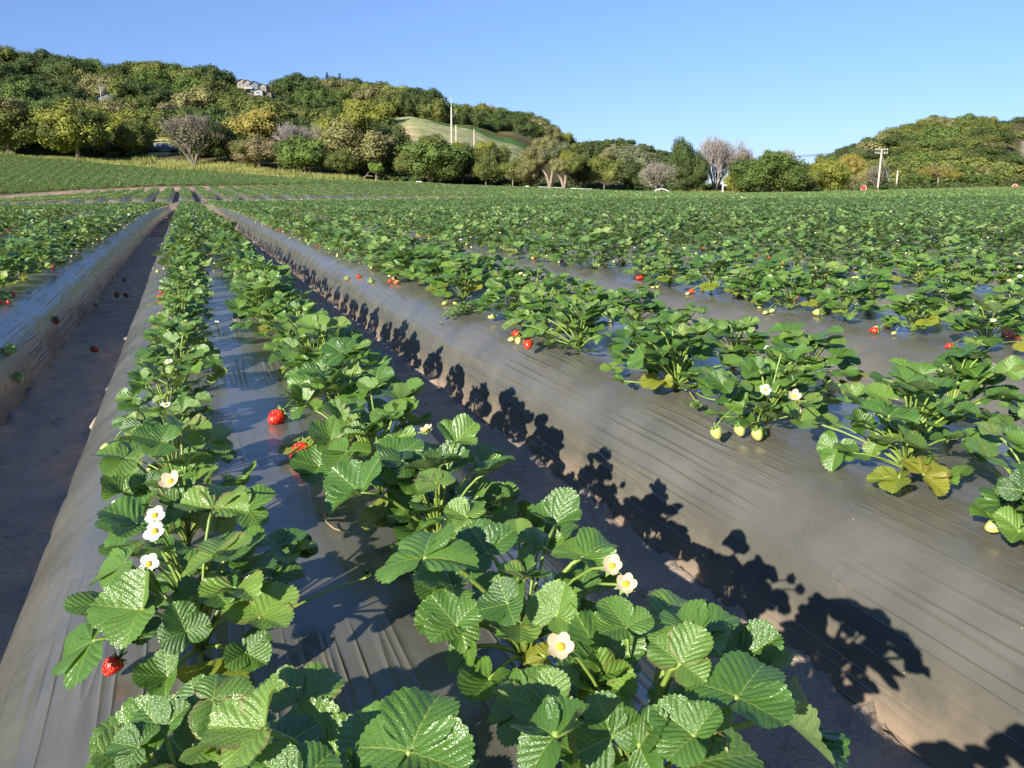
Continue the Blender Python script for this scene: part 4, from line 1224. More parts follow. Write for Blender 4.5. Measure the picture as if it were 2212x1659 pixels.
def crown_mesh(seed, n=5200, size=.034, nlobes=20, flat=1.0, skirt=.25, shape='dome', core=True):
    """crown of unit radius: leaf faces spread over many lobes; centre z=0.. ; bottom at about -0.75"""
    r = np.random.default_rng(seed); Ls = []
    for i in range(nlobes):
        if shape == 'dome':
            a = r.uniform(0, 6.283); rho = math.sqrt(r.uniform(0, 1))*.72
            z = r.uniform(-.45, .55)*math.sqrt(max(0, 1-rho*rho*1.2)); rad = r.uniform(.20, .36)
        elif shape == 'cone':
            z = r.uniform(-.9, .95); a = r.uniform(0, 6.283); rho = (1-(z+1)/2)**.7*.62*r.uniform(.2, 1); rad = .16+.24*(1-(z+1)/2)
        elif shape == 'umbrella':
            a = r.uniform(0, 6.283); rho = math.sqrt(r.uniform(0, 1))*.78; z = .25-.75*rho**2+r.uniform(-.12, .12); rad = r.uniform(.16, .30)
        Ls.append((rho*math.cos(a), rho*math.sin(a), z*flat, rad))
    if shape == 'dome': Ls.append((0, 0, 0, .55*min(1, flat)))
    Ls = np.array(Ls); w = Ls[:, 3]**2; w /= w.sum()
    li = r.choice(len(Ls), n, p=w); d = r.normal(0, 1, (n, 3)); d[:, 2] += .12; d /= np.linalg.norm(d, axis=1)[:, None]
    rad = Ls[li, 3]*(r.uniform(.70, 1.18, n)+.10*np.sin(d[:, 0]*9+li)*np.sin(d[:, 1]*8)*np.cos(d[:, 2]*7))
    Pc = Ls[li, :3]+d*rad[:, None]
    D = np.linalg.norm(Pc[:, None]-Ls[None, :, :3], axis=2)/Ls[None, :, 3]
    D[np.arange(n), li] = 9; keep = D.min(1) > .74
    Pc = Pc[keep]; d = d[keep]; m = len(Pc)
    nn = d+r.normal(0, .42, (m, 3)); nn /= np.linalg.norm(nn, axis=1)[:, None]
    ref = r.normal(0, 1, (m, 3)); a = np.cross(nn, ref); a /= np.linalg.norm(a, axis=1)[:, None]; b = np.cross(nn, a)
    s = size*r.uniform(.6, 1.5, m)[:, None]
    Q = np.stack([Pc-a*s, Pc-b*s*.7+nn*s*.15, Pc+a*s, Pc+b*s*.7+nn*s*.15], 1).reshape(-1, 3)
    F = np.arange(4*m).reshape(m, 4); rn = np.repeat(r.random(m), 4)
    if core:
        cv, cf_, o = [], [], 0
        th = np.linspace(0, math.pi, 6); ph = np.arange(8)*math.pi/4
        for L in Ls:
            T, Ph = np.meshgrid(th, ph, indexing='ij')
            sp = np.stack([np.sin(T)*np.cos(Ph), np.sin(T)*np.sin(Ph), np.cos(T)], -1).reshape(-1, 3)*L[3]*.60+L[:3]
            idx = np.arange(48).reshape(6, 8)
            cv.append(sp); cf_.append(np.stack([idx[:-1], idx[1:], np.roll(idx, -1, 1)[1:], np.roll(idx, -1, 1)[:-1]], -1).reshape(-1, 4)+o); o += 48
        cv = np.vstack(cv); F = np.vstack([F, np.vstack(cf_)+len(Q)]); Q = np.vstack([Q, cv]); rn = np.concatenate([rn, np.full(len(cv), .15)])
    return np_mesh('crown', Q, F, 4, False, {'rnd': rn})


def twig_mesh(seed, depth=6, spread=.42, up=.25, n0=5, thick=.030, droop=0.0, nchild=3):
    """bare branching crown, unit height from z=0 to about 1"""
    r = random.Random(seed); V, F = [], []
    def seg(p, q, a, b):
        d = (q-p).normalized(); x = d.cross(Vector((.3, .1, 1))); x = x.normalized() if x.length > .05 else Vector((1, 0, 0)); y = d.cross(x); o = len(V)
        for c, rr in ((p, a), (q, b)):
            for j in range(3):
                V.append(c+(x*math.cos(j*2.094)+y*math.sin(j*2.094))*rr)
        for j in range(3): F.append((o+j, o+(j+1) % 3, o+3+(j+1) % 3, o+3+j))
    def grow(p, d, L, t, lv):
        q = p+d*L*.5+Vector((r.uniform(-1, 1), r.uniform(-1, 1), 0))*L*.06; e = q+(d+Vector((0, 0, up*.3-droop*(depth-lv)*.1))).normalized()*L*.5
        seg(p, q, t, t*.85); seg(q, e, t*.85, t*.65)
        if lv <= 0: return
        for i in range(nchild if lv < depth-1 else nchild+1):
            dd = (d+Vector((r.uniform(-1, 1), r.uniform(-1, 1), r.uniform(-.6, .8)))*spread*1.35+Vector((0, 0, up-droop*(depth-lv)*.12))).normalized()
            grow(q.lerp(e, r.uniform(.1, 1)), dd, L*r.uniform(.62, .82), t*.62, lv-1)
    for i in range(n0):
        a = i*6.28/n0+r.uniform(-.4, .4)
        grow(Vector((0, 0, 0)), Vector((math.cos(a)*spread, math.sin(a)*spread, 1)).normalized(), .30, thick, depth-1)
    V_ = np.array([tuple(v) for v in V]); V_[:, 2] *= 1/ max(.2, V_[:, 2].max())
    return np_mesh('branches', V_, np.array(F), 4, False)


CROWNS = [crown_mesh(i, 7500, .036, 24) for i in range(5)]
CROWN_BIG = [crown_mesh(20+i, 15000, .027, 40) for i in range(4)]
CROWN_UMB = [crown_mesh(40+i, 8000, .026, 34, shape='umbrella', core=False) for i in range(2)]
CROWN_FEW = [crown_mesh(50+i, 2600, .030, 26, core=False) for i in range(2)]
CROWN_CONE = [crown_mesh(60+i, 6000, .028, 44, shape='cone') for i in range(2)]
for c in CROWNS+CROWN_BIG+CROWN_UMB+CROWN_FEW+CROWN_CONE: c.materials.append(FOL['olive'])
TWIG = [twig_mesh(70, 6, .5, .22, 6, .018), twig_mesh(71, 6, .40, .35, 5, .016), twig_mesh(72, 6, .55, .1, 6, .016, droop=.5)]
for c in TWIG: c.materials.append(M_twig)


def setmat(o, m):
    o.material_slots[0].link = 'OBJECT'; o.material_slots[0].material = m


def trunk_mb(H, r0, spread, seed, n=3, lean=0.0):
    rr = random.Random(seed); mb = MB()
    top = Vector((lean, 0, H*.42)); mb.tube([(0, 0, -.4), (lean*.3, .05, H*.2), top], [r0*1.35, r0, r0*.85], 8)
    for i in range(n):
        a = i*6.28/n+rr.uniform(-.5, .5); e = top+Vector((math.cos(a)*spread*.55, math.sin(a)*spread*.55, H*rr.uniform(.28, .42)))
        m_ = top.lerp(e, .5)+Vector((rr.uniform(-.2, .2), rr.uniform(-.2, .2), H*.03))
        mb.tube([top-Vector((0, 0, .2)), m_, e], [r0*.65, r0*.45, r0*.15], 6)
        for j in range(2):
            f = m_+Vector((rr.uniform(-1, 1), rr.uniform(-1, 1), rr.uniform(.3, 1)))*spread*.4
            mb.tube([m_, f], [r0*.35, r0*.08], 5)
    return mb


def tree(px, base, top, wpx, v, col, label, crowns=None, bark=None, low=0.12, crown_scale=1.0, group='trees along the far edge of the field', extra=None, name='tree', n=3, cat='tree'):
    b = at_depth(px, base, v); gx, gy = b[0], b[1]; gz = g(gx, gy)
    H = at_depth(px, top, v)[2]-gz; wd = wpx*S/FPX*v/2
    o = empty(name, (gx, gy, gz)); tag(o, label, cat, group)
    o['h'] = H; del o['h']
    tm = trunk_mb(H, max(.10, wd*.045), wd, int(px*7+v), n); tm.build('trunk', bark or M_bark, o, True)
    low = low*.55 if low < .2 else low
    cm = R_.choice(crowns or CROWN_BIG)
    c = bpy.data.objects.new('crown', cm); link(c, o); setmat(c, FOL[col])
    zb = H*low; hh = (H-zb)/2
    c.location = (0, 0, zb+hh*.93); c.scale = (wd*1.08, wd*1.08, hh*1.25); c.rotation_euler = (0, 0, R_.uniform(0, 6.28))
    for (dx, dz, sc, colr) in (extra or []):
        e = bpy.data.objects.new('crown', R_.choice(CROWNS)); link(e, o); setmat(e, FOL[colr])
        dirx = Vector((cr[0], cr[1], 0)); e.location = Vector((0, 0, zb+(H-zb)*dz))+dirx*dx*wd-Vector((cfh[0], cfh[1], 0))*wd*.25; e.scale = (wd*sc, wd*sc, wd*sc*.85)
        e.rotation_euler = (0, 0, R_.uniform(0, 6.28))
    return o


def bare_tree(px, base, top, wpx, v, label, kind=0, mat=None, fol=None, group='trees along the far edge of the field', name='bare_tree'):
    b = at_depth(px, base, v); gz = g(b[0], b[1]); H = at_depth(px, top, v)[2]-gz; wd = wpx*S/FPX*v/2
    o = empty(name, (b[0], b[1], gz)); tag(o, label, 'tree', group)
    for i in range(2):
        c = bpy.data.objects.new('branches', TWIG[(kind+i) % 3]); link(c, o); setmat(c, mat or M_twig)
        me = TWIG[(kind+i) % 3]; bb = np.array([v_.co[:] for v_ in me.vertices]) if 'w' not in me else None
        if bb is not None: me['w'] = float(np.abs(bb[:, :2]).max())
        k = wd/me['w']; c.scale = (k, k, H*(1-.06*i)); c.rotation_euler = (0, 0, i*2.1)
    if fol:
        c = bpy.data.objects.new('crown', R_.choice(CROWN_FEW)); link(c, o); setmat(c, FOL[fol]); c.location = (0, 0, H*.5); c.scale = (wd*.98, wd*.98, H*.52)
    return o


T = tree
T(20, 327, 208, 175, 131, 'olive', 'round olive-yellow tree at the left edge of the photo, behind the upper field', extra=[(.2, .75, .5, 'khaki')])
T(168, 330, 212, 150, 131, 'yellow', 'yellow-green topped tree, second from the left edge behind the upper field', extra=[(-.3, .35, .6, 'olive'), (.5, .6, .5, 'dark'), (.6, .3, .5, 'dark')])
T(105, 325, 235, 110, 140, 'dark', 'dark tree standing between the two yellowish trees at far left')
T(288, 326, 246, 84, 136, 'olive', 'low olive tree just left of the white car', extra=[(.35, .6, .5, 'green')])
bare_tree(418, 345, 236, 150, 125, 'half-bare greyish tree with pale trunk just right of the white car', 0, M_twig, 'grey', name='tree')
T(470, 352, 258, 100, 127, 'dark', 'dark green tree right of the half-bare grey one, behind the ochre tree')
T(545, 335, 230, 125, 140, 'ochre', 'ochre golden topped tree behind the brownish bushes left of centre', extra=[(.5, .7, .55, 'ochre')])
T(560, 362, 292, 110, 124, 'brown', 'low brownish khaki tree in front of the ochre one', low=.04, extra=[(-.5, .6, .5, 'olive')])
bare_tree(640, 345, 258, 125, 128, 'leafless purplish grey tree rising behind a dark green one', 1, M_twigp)
T(660, 372, 290, 135, 119, 'green', 'dark green dense tree in front of the leafless grey one', extra=[(-.4, .6, .5, 'dark'), (.5, .3, .5, 'dark')], low=.08)
T(725, 355, 245, 90, 134, 'yellow', 'bright yellow-green crown behind the big khaki tree')
T(790, 374, 250, 175, 121, 'khaki', 'biggest khaki yellow tree left of the grassy clearing', extra=[(-.2, .85, .5, 'yellow'), (-.5, .6, .5, 'khaki'), (.3, .5, .55, 'khaki')], low=.1)
T(852, 376, 262, 90, 124, 'dark', 'dark shaded tree at the right side of the big khaki one', extra=[(-.2, .7, .5, 'green')])
T(740, 375, 315, 75, 117, 'olive', 'small olive tree at the foot of the big khaki one', low=.05)
T(813, 388, 348, 34, 104, 'bright', 'lone small bright green sapling with a thin bare trunk on the grass verge', bark=M_barkp, low=.42, crowns=CROWNS, name='sapling', cat='sapling')
T(928, 392, 293, 150, 112, 'green', 'wide olive green tree below the tallest pole', extra=[(-.5, .4, .5, 'olive'), (.1, .75, .5, 'olive')], low=.1)
T(1000, 396, 305, 90, 117, 'dark', 'dark tree right of the wide olive one under the poles', extra=[(-.2, .8, .5, 'yellow')])
T(1060, 398, 303, 95, 117, 'olive', 'olive tree with yellowish top, left of the two pale forked trunks', extra=[(-.2, .8, .5, 'yellow'), (.4, .5, .5, 'green')])
T(1050, 404, 342, 55, 110, 'olive', 'small thin-trunked round tree at the field edge, left one of two', low=.25, crowns=CROWNS)
T(1108, 405, 340, 65, 110, 'olive', 'small thin-trunked round tree at the field edge, right one of two', low=.25, crowns=CROWNS)
T(1150, 403, 320, 70, 113, 'khaki', 'dull khaki tree left of the pale forked trunk')


def forked(px, base, top, wpx, v, col, label, forks, extra):
    b = at_depth(px, base, v); gz = g(b[0], b[1]); H = at_depth(px, top, v)[2]-gz; wd = wpx*S/FPX*v/2
    o = empty('tree', (b[0], b[1], gz)); tag(o, label, 'tree', 'trees along the far edge of the field')
    mb = MB(); dx = Vector((cr[0], cr[1], 0)); 
    for pts, r0 in forks:
        mb.tube([dx*a*wd+Vector((0, 0, z*H)) for a, z in pts], [r0*(1-.7*i/len(pts)) for i in range(len(pts))], 7)
    mb.build('trunk', M_barkp, o, True)
    for (ddx, dz, sc, colr) in extra:
        e = bpy.data.objects.new('crown', R_.choice(CROWN_BIG)); link(e, o); setmat(e, FOL[colr])
        e.location = dx*ddx*wd+Vector((0, 0, H*dz)); e.scale = (wd*sc*1.15, wd*sc*1.15, wd*sc*1.0); e.rotation_euler = (0, 0, R_.uniform(0, 6.28))
    return o


FK = [([(0, -.05), (.02, .12), (-.08, .3), (-.3, .48), (-.45, .62)], .24), ([(0, 0), (.06, .14), (.12, .32), (.10, .55), (.2, .8)], .22), ([(.1, .3), (.3, .5), (.5, .6)], .12)]
forked(1185, 411, 297, 125, 108, 'olive', 'large tree with a thick pale forked trunk at the field edge, centre', FK,
       [(-.75, .35, .4, 'khaki'), (-.35, .62, .5, 'khaki'), (.1, .72, .55, 'grey'), (.45, .62, .5, 'olive'), (-.65, .45, .33, 'khaki'), (-.1, .85, .42, 'khaki'), (.8, .55, .35, 'olive')])
forked(1216, 415, 325, 90, 106, 'olive', 'smaller tree with a slim pale forked trunk right of the thick one', FK[:2],
       [(-.2, .62, .5, 'khaki'), (.4, .66, .55, 'olive'), (.2, .82, .45, 'yellow')])
T(1262, 412, 300, 95, 114, 'dark', 'dark shaded tree right of the pale forked trunks', extra=[(-.3, .8, .5, 'olive')], bark=M_barkp)
T(1305, 418, 330, 80, 110, 'olive', 'tree with a short stout trunk and orange-olive crown at the field edge', extra=[(.1, .85, .5, 'khaki')], low=.2, bark=M_barkp)
T(1345, 408, 308, 125, 134, 'grey', 'large soft grey-green willow behind the row, right of centre', crowns=CROWN_BIG, extra=[(.5, .4, .5, 'dark')])
T(1380, 412, 345, 70, 122, 'dark', 'low dark green tree left of the pale round bush')
bare_tree(1420, 419, 343, 95, 116, 'pale olive round willow bush at the field edge', 2, M_twigp, 'grey', name='willow_bush')
T(1470, 402, 290, 66, 150, 'dark', 'tall dark green cypress-like tree left of the bare pale one', crowns=CROWN_BIG, low=.0, extra=[(0, .35, .8, 'dark'), (.1, .12, .9, 'dark')])
T(1502, 402, 318, 56, 149, 'dark', 'second dark tree touching the tall cypress-like one', crowns=CROWN_BIG, low=.0, extra=[(0, .3, .8, 'dark')])
bare_tree(1545, 404, 284, 120, 152, 'tall leafless pale grey tree right of the dark cypress-like ones', 1, M_twigp)
bare_tree(1595, 404, 308, 90, 160, 'leafless grey tree between the tall bare one and the round dense tree', 0, M_twig)
bare_tree(1690, 404, 312, 70, 172, 'leafless pale crown showing behind the round dense tree', 0, M_twigp, 'grey')
T(1660, 418, 326, 155, 121, 'green', 'very round dense dark green tree reaching the ground at right of centre', extra=[(-.4, .45, .55, 'green'), (.45, .4, .5, 'green'), (0, .75, .5, 'green')], low=.0)
T(1585, 412, 365, 45, 128, 'yellow', 'small yellowish bush at the left foot of the round dense tree', crowns=CROWNS, low=0)
T(1725, 414, 372, 70, 128, 'olive', 'low olive bush at the right foot of the round dense tree', crowns=CROWNS, low=0)
T(1785, 412, 340, 105, 140, 'yellow', 'yellow-green tree right of the round dense one', extra=[(.4, .5, .5, 'yellow'), (-.4, .4, .5, 'olive')], low=.05)
T(1835, 402, 328, 70, 185, 'ochre', 'small ochre crown at the foot of the right hill')
T(1845, 412, 372, 60, 150, 'khaki', 'low khaki scrub left of the leaning pole', crowns=CROWN_FEW, low=0)
bare_tree(1893, 411, 352, 65, 172, 'low bare grey scrub behind the leaning pole', 2, M_twig, 'grey')
T(2025, 408, 350, 88, 182, 'ochre', 'ochre umbrella-shaped tree with several pale trunks at the foot of the right hill', crowns=CROWN_UMB, bark=M_barkp, low=.25, n=5)
T(1975, 409, 372, 60, 178, 'green', 'low green bush right of the short bare post', crowns=CROWNS, low=0)
T(2110, 409, 372, 90, 180, 'green', 'wide low green bush right of the ochre umbrella-shaped tree', crowns=CROWNS, low=0)
T(2190, 408, 378, 80, 176, 'olive', 'low olive bush at the right edge of the photo', crowns=CROWNS, low=0)

# silhouettes breaking the ridge of the left hill
def conifer(px, base, top, v, label):
    b = at_depth(px, base, v); gz = b[2]; H = at_depth(px, top, v)[2]-gz
    o = empty('conifer', (b[0], b[1], gz)); tag(o, label, 'tree', 'conifers on the ridge')
    mb = MB(); mb.tube([(0, 0, -6), (0, 0, H)], [.5, .08], 5)
    mb.build('trunk', M_bark, o)
    m2 = MB(); rr = random.Random(int(px))
    for i in range(150):
        z = H*rr.uniform(.05, 1); a = rr.uniform(0, 6.28); L = (1-z/H)*H*.34+.3; d = Vector((math.cos(a), math.sin(a), .25)); s = Vector((-math.sin(a), math.cos(a), 0))
        p = Vector((0, 0, z)); m2.add([p-s*.05, p+d*L*.6-s*.28, p+d*L, p+d*L*.6+s*.28, p+s*.05], [(0, 1, 2, 3, 4)])
    cme = m2.build('crown', FOL['dark'], o); a = cme.data.attributes.new('rnd', 'FLOAT', 'POINT')


conifer(708, 190, 156, 318, 'spiky conifer on the ridge of the left hill, leftmost')
conifer(735, 190, 158, 318, 'spiky conifer on the ridge of the left hill, rightmost')
conifer(722, 192, 165, 322, 'short spiky conifer on the ridge, between the other two')

# wooded slopes
hillr = random.Random(99); nh = 0
def sil(px):
    xs = [0,50,100,150,200,260,300,350,400,440,480,520,600,660,760,800,860,900,940,1000,1040,1090,1130,1180,1230,1260]
    ys = [88,92,105,112,122,128,133,128,118,126,145,152,166,175,172,190,182,188,200,232,232,225,236,262,290,305]
    return np.interp(px, xs, ys)


cands = []
def hill_tree(px, v, size, col, group, label, kind=None, zs=.8, lift=.35):
    global nh
    b = at_depth(px, 300, v); gz = g(b[0], b[1])
    me = kind or hillr.choice(CROWNS); o = bpy.data.objects.new('hillside_tree', me); link(o); setmat(o, FOL[col])
    o.location = (b[0], b[1], gz+size*lift); o.scale = (size, size, size*zs); o.rotation_euler = (0, 0, hillr.uniform(0, 6.28))
    tag(o, label, 'tree', group); nh += 1


def pick(px, v):
    n = float(fbm(np.array([px*.012]), np.array([v*.03]), 3, 61)[0])+hillr.uniform(-.12, .12)
    return 'dark' if n < .40 else 'green' if n < .50 else 'olive' if n < .60 else 'yellow' if n < .66 else 'khaki'


LBL = {'dark': 'dark green', 'green': 'mid green', 'olive': 'olive', 'yellow': 'yellow-green', 'khaki': 'khaki', 'brown': 'brown'}
for v, step, size in ((145, 62, 5.0), (166, 58, 5.4), (190, 54, 5.8), (216, 52, 6.2), (246, 50, 6.6), (280, 46, 7.0), (306, 42, 6.8), (326, 38, 6.2)):
    px = -40+hillr.uniform(0, 30)
    while px < 1010:
        p0 = px+hillr.uniform(-12, 12); vv = v+hillr.uniform(-8, 8); px += step
        if p0 > 805 and vv < 246: continue                     # grassy clearing
        if p0 > 940 and vv < 300: continue
        if 320 < p0 < 405 and 136 < vv < 165: continue
        if 478 < p0 < 622 and vv > 252 and vv < 345: continue  # house
        if 190 < p0 < 245 and 210 < vv < 236: continue
        if v < 150 and hillr.random() < .3: continue
        c = pick(p0, vv)
        sz = size*hillr.uniform(.75, 1.25)
        if 480 < p0 < 620 and vv > 225: sz *= .75
        hill_tree(p0, vv, sz, c, 'trees covering the left hill', '%s tree in the woods covering the left hill' % LBL[c])
for v, step, size in ((262, 38, 4.8), (310, 34, 5.2), (360, 32, 6.0), (405, 28, 6.4), (448, 20, 6.6)):
    px = 985
    while px < 1290:
        p0 = px+hillr.uniform(-5, 5); px += step; vv = v+hillr.uniform(-8, 8)
        if v < 330 and p0 > 1090: continue
        if v > 380 and p0 < 1040 and v < 420: pass
        if v < 400 and p0 > 1200: continue
        c = pick(p0+500, vv); hill_tree(p0, vv, size*hillr.uniform(.8, 1.3), c, 'trees on the ridge right of the clearing', '%s tree on the ridge right of the grassy clearing' % LBL[c])
# dark tree line directly above the clearing
for i in range(16):
    p0 = 822+i*13; vv = 249+hillr.uniform(-3, 4)+(max(0, p0-985)*.10)
    hill_tree(p0, vv, hillr.uniform(4.2, 6.2)*(1 if p0 < 985 else .72), hillr.choice(['dark', 'dark', 'green', 'olive']), 'trees lining the top of the clearing', 'tree in the dark line directly above the grassy clearing', zs=1.0)
for v, step, size in ((205, 56, 5.6), (236, 50, 5.8), (268, 46, 6.2), (300, 42, 6.6), (332, 38, 6.8), (356, 32, 6.4)):
    px = 1735
    while px < 2260:
        p0 = px+hillr.uniform(-9, 9); vv = v+hillr.uniform(-7, 7); px += step
        b = at_depth(p0, 300, vv)
        if g(b[0], b[1]) < 1.0 and v > 240: continue
        if 2155 < p0 and 235 < vv < 352: continue
        n = float(fbm(np.array([p0*.02]), np.array([vv*.05]), 3, 71)[0])+hillr.uniform(-.1, .1)
        c = 'dark' if n < .36 else 'green' if n < .46 else 'olive'
        if hillr.random() < .06: c = 'khaki'
        hill_tree(p0, vv, size*hillr.uniform(.8, 1.25), c, 'trees covering the right hill', '%s tree in the dense growth covering the right hill' % LBL[c], zs=.7, lift=.25)
for px in range(2125, 2250, 24):
    for vv in (500, 522):
        hill_tree(px+hillr.uniform(-5, 5), vv, hillr.uniform(7, 9), hillr.choice(['dark', 'green']), 'trees on the ridge behind the right hill', 'tree on the farther ridge behind the right hill', zs=.7)
print('hill trees', nh)
# distant hill and low undergrowth between the trees: masses nobody could count
def scrub(name, pts, label, colr, zs=.7):
    base = crown_mesh(300, 260, .13, 7, core=True); nv = len(base.vertices); co_ = np.zeros(nv*3, np.float32); base.vertices.foreach_get('co', co_); co_ = co_.reshape(-1, 3)
    li = np.zeros(len(base.loops), np.int32); base.loops.foreach_get('vertex_index', li); Fb = li.reshape(-1, 4)
    AV, AF, AR = [], [], []
    for i, (x, y, z, s) in enumerate(pts):
        a = i*2.4; V = rotz(co_, a)*np.array([s, s, s*zs])+np.array([x, y, z]); AV.append(V); AF.append(Fb+i*nv); AR.append(np.full(nv, hillr.random()))
    me = np_mesh(name, np.vstack(AV), np.vstack(AF), 4, False, {'rnd': np.concatenate(AR)})
    o = obj(name, me, FOL[colr]); tag(o, label, 'scrub', kind='stuff')


def sp(px, v, s, k=.3):
    if 308 < px < 402 and 124 < v < 170: px = 360; v = 178
    b = at_depth(px, 300, v); return (b[0], b[1], g(b[0], b[1])+s*k, s)


scrub('undergrowth', [sp(hillr.uniform(-60, 830), hillr.uniform(137, 330), hillr.uniform(1.8, 4.0)) for _ in range(1500)] +
      [sp(hillr.uniform(830, 1010), hillr.uniform(250, 330), hillr.uniform(1.6, 3.0)) for _ in range(120)], 'dark undergrowth between the trees of the left hill', 'dark')
def rh():
    while True:
        p0, vv = hillr.uniform(1740, 2260), hillr.uniform(195, 362)
        if not (2150 < p0 and 235 < vv < 352): return sp(p0, vv, hillr.uniform(1.8, 4.2))
scrub('undergrowth', [rh() for _ in range(1100)], 'olive scrub between the trees of the right hill', 'olive')
scrub('scrub', [sp(hillr.uniform(1200, 1480), hillr.uniform(660, 800), hillr.uniform(4, 7.5), .2) for _ in range(260)] +
      [sp(hillr.uniform(1130, 1300), hillr.uniform(400, 470), hillr.uniform(2.5, 5), .2) for _ in range(120)], 'dark scrub over the small distant hill in the centre', 'dark')
scrub('undergrowth', [sp(hillr.uniform(760, 1420), hillr.uniform(119, 128), hillr.uniform(1.0, 2.0)) for _ in range(160)] +
      [sp(hillr.uniform(-30, 620), hillr.uniform(135, 142), hillr.uniform(1.0, 2.0)) for _ in range(130)] +
      [sp(hillr.uniform(1380, 2250), hillr.uniform(158, 200), hillr.uniform(1.2, 2.4)) for _ in range(220)], 'low shaded bushes under the trees along the field edge', 'dark')
scrub('hedge', [sp(hillr.uniform(825, 900), hillr.uniform(148, 240), hillr.uniform(.5, 1.2)) for _ in range(26)], 'low bushes dotted over the grassy clearing', 'olive')

# grass tufts on the verge
gp = []
gr = np.random.default_rng(5)
npx = gr.uniform(-20, 2230, 46000); t_ = (npx-1106)*S/FPX; ev = edge_v(t_); band = np.interp(npx, [0, 300, 400, 600, 760, 1100, 1600, 2212], [8, 11, 13, 14, 17, 10, 12, 20])
vv = ev+.6+gr.uniform(0, 1, len(npx))**1.2*band
X = vv*(t_*cr[0]+cfh[0]); Y = vv*(t_*cr[1]+cfh[1]); Z = G(X, Y)-.05
keep = (vnoise(X*.35, Y*.35, 9) > .32) | (gr.random(len(X)) < .3); X, Y, Z, npx = X[keep], Y[keep], Z[keep], npx[keep]
n = len(X); h = gr.uniform(.12, .42, n)*(1+1.2*(vnoise(X*.2, Y*.2, 14) > .68)); a = gr.uniform(0, 6.28, n); w = .06
V = np.empty((n, 3, 3)); V[:, 0] = np.stack([X-np.cos(a)*w, Y-np.sin(a)*w, Z], -1); V[:, 1] = np.stack([X+np.cos(a)*w, Y+np.sin(a)*w, Z], -1)
V[:, 2] = np.stack([X+gr.uniform(-.12, .12, n), Y+gr.uniform(-.12, .12, n), Z+h], -1)
me = np_mesh('grass', V.reshape(-1, 3), np.arange(3*n).reshape(-1, 3), 3, False, {'rnd': np.repeat(gr.random(n)*.6+.4*vnoise(X*.1, Y*.1, 3), 3)})
M_grass = foliage_mat('grass_blades', (.12, .18, .04), (.37, .34, .12), .3)
tag(obj('grass', me, M_grass), 'dry yellow and green grass along the far edge of the field', 'grass', kind='stuff')

# ------------------------------------------------------------------ poles, wires, pipes, signs
M_pole = simple('pole_wood', (.50, .41, .33), .85, var=.15, vscale=4)
M_metal = simple('grey_metal', (.35, .36, .37), .4, metal=.7)
M_wire = simple('wire', (.05, .05, .055), .5)


def pole_at(px, base, top, v, r, label, lean=0.0, arms=0):
    b = at_depth(px, base, v); gz = b[2] if base < 345 else g(b[0], b[1]); tp = at_depth(px+lean, top, v); H = tp[2]-gz
    o = empty('utility_pole', (b[0], b[1], gz)); tag(o, label, 'utility pole', 'wooden poles')
    d = Vector((tp[0]-b[0], tp[1]-b[1], H)); mb = MB(); mb.tube([(0, 0, -7), d], [r*1.2, r*.8], 10)
    mb.build('pole', M_pole, o, True)
    ax = Vector((cr[0], cr[1], 0))
    if arms:
        m2 = MB(); m3 = MB()
        for i, f in enumerate((.985, .90)[:arms]):
            c = d*f; m2.tube([c-ax*1.25, c+ax*1.25], .075, 4)
            for k in (-1.15, -.6, .6, 1.15): m3.lathe([(.05, 0), (.09, .05), (.06, .12), (.09, .17), (.04, .25)], c=tuple(c+ax*k+Vector((0, 0, .07))), n=6)
        m2.build('cross_arm', M_pole, o); m3.build('insulator', M_white, o)
    return o, Vector((b[0], b[1], gz))+d


o, ptop = pole_at(975, 322, 232, 172, .20, 'tallest wooden pole standing before the grassy clearing')
mb = MB(); mb.tube([Vector((0, 0, 0))+(ptop-o.location)*.96, (ptop-o.location)+Vector((.0, 0, 2.0))], .07, 6)
ax = Vector((cr[0], cr[1], 0)); q = (ptop-o.location)*.80
mb.tube([q, q+ax*.7+Vector((0, 0, .2)), q+ax*1.0+Vector((0, 0, .9))], .06, 6); mb.build('bracket', M_metal, o)
o2, p2 = pole_at(985, 322, 270, 150, .13, 'shorter pole just right of the tallest one')
o3, p3 = pole_at(1024, 322, 279, 152, .12, 'shortest pole right of the tall one, above the trees')
o4, p4 = pole_at(1896, 412, 322, 165, .19, 'leaning pole with two cross arms before the right hill', lean=9, arms=2)
mg = MB()
for k in (0, 1, 2):
    e = at_depth(1925+k*4, 412, 164-k); mg.tube([p4-Vector((0, 0, .6+k*.5))-o4.location, Vector(e)-o4.location], .022, 4)
mg.build('guy_wire', M_metal, o4)
o5, p5 = pole_at(1939, 412, 368, 162, .16, 'short bare brown post right of the leaning pole'); o5['category'] = 'post'; o5.name = 'post'


def wire(a, b, sag, label, r=.028):
    a = Vector(a); b = Vector(b); L = (b-a).length; pts = [a.lerp(b, i/24)-Vector((0, 0, sag*4*(i/24)*(1-i/24))) for i in range(25)]
    mb = MB(); mb.tube([p-a for p in pts], r, 4); o_ = mb.build('power_line', M_wire, loc=a); tag(o_, label, 'power line', 'overhead power lines')


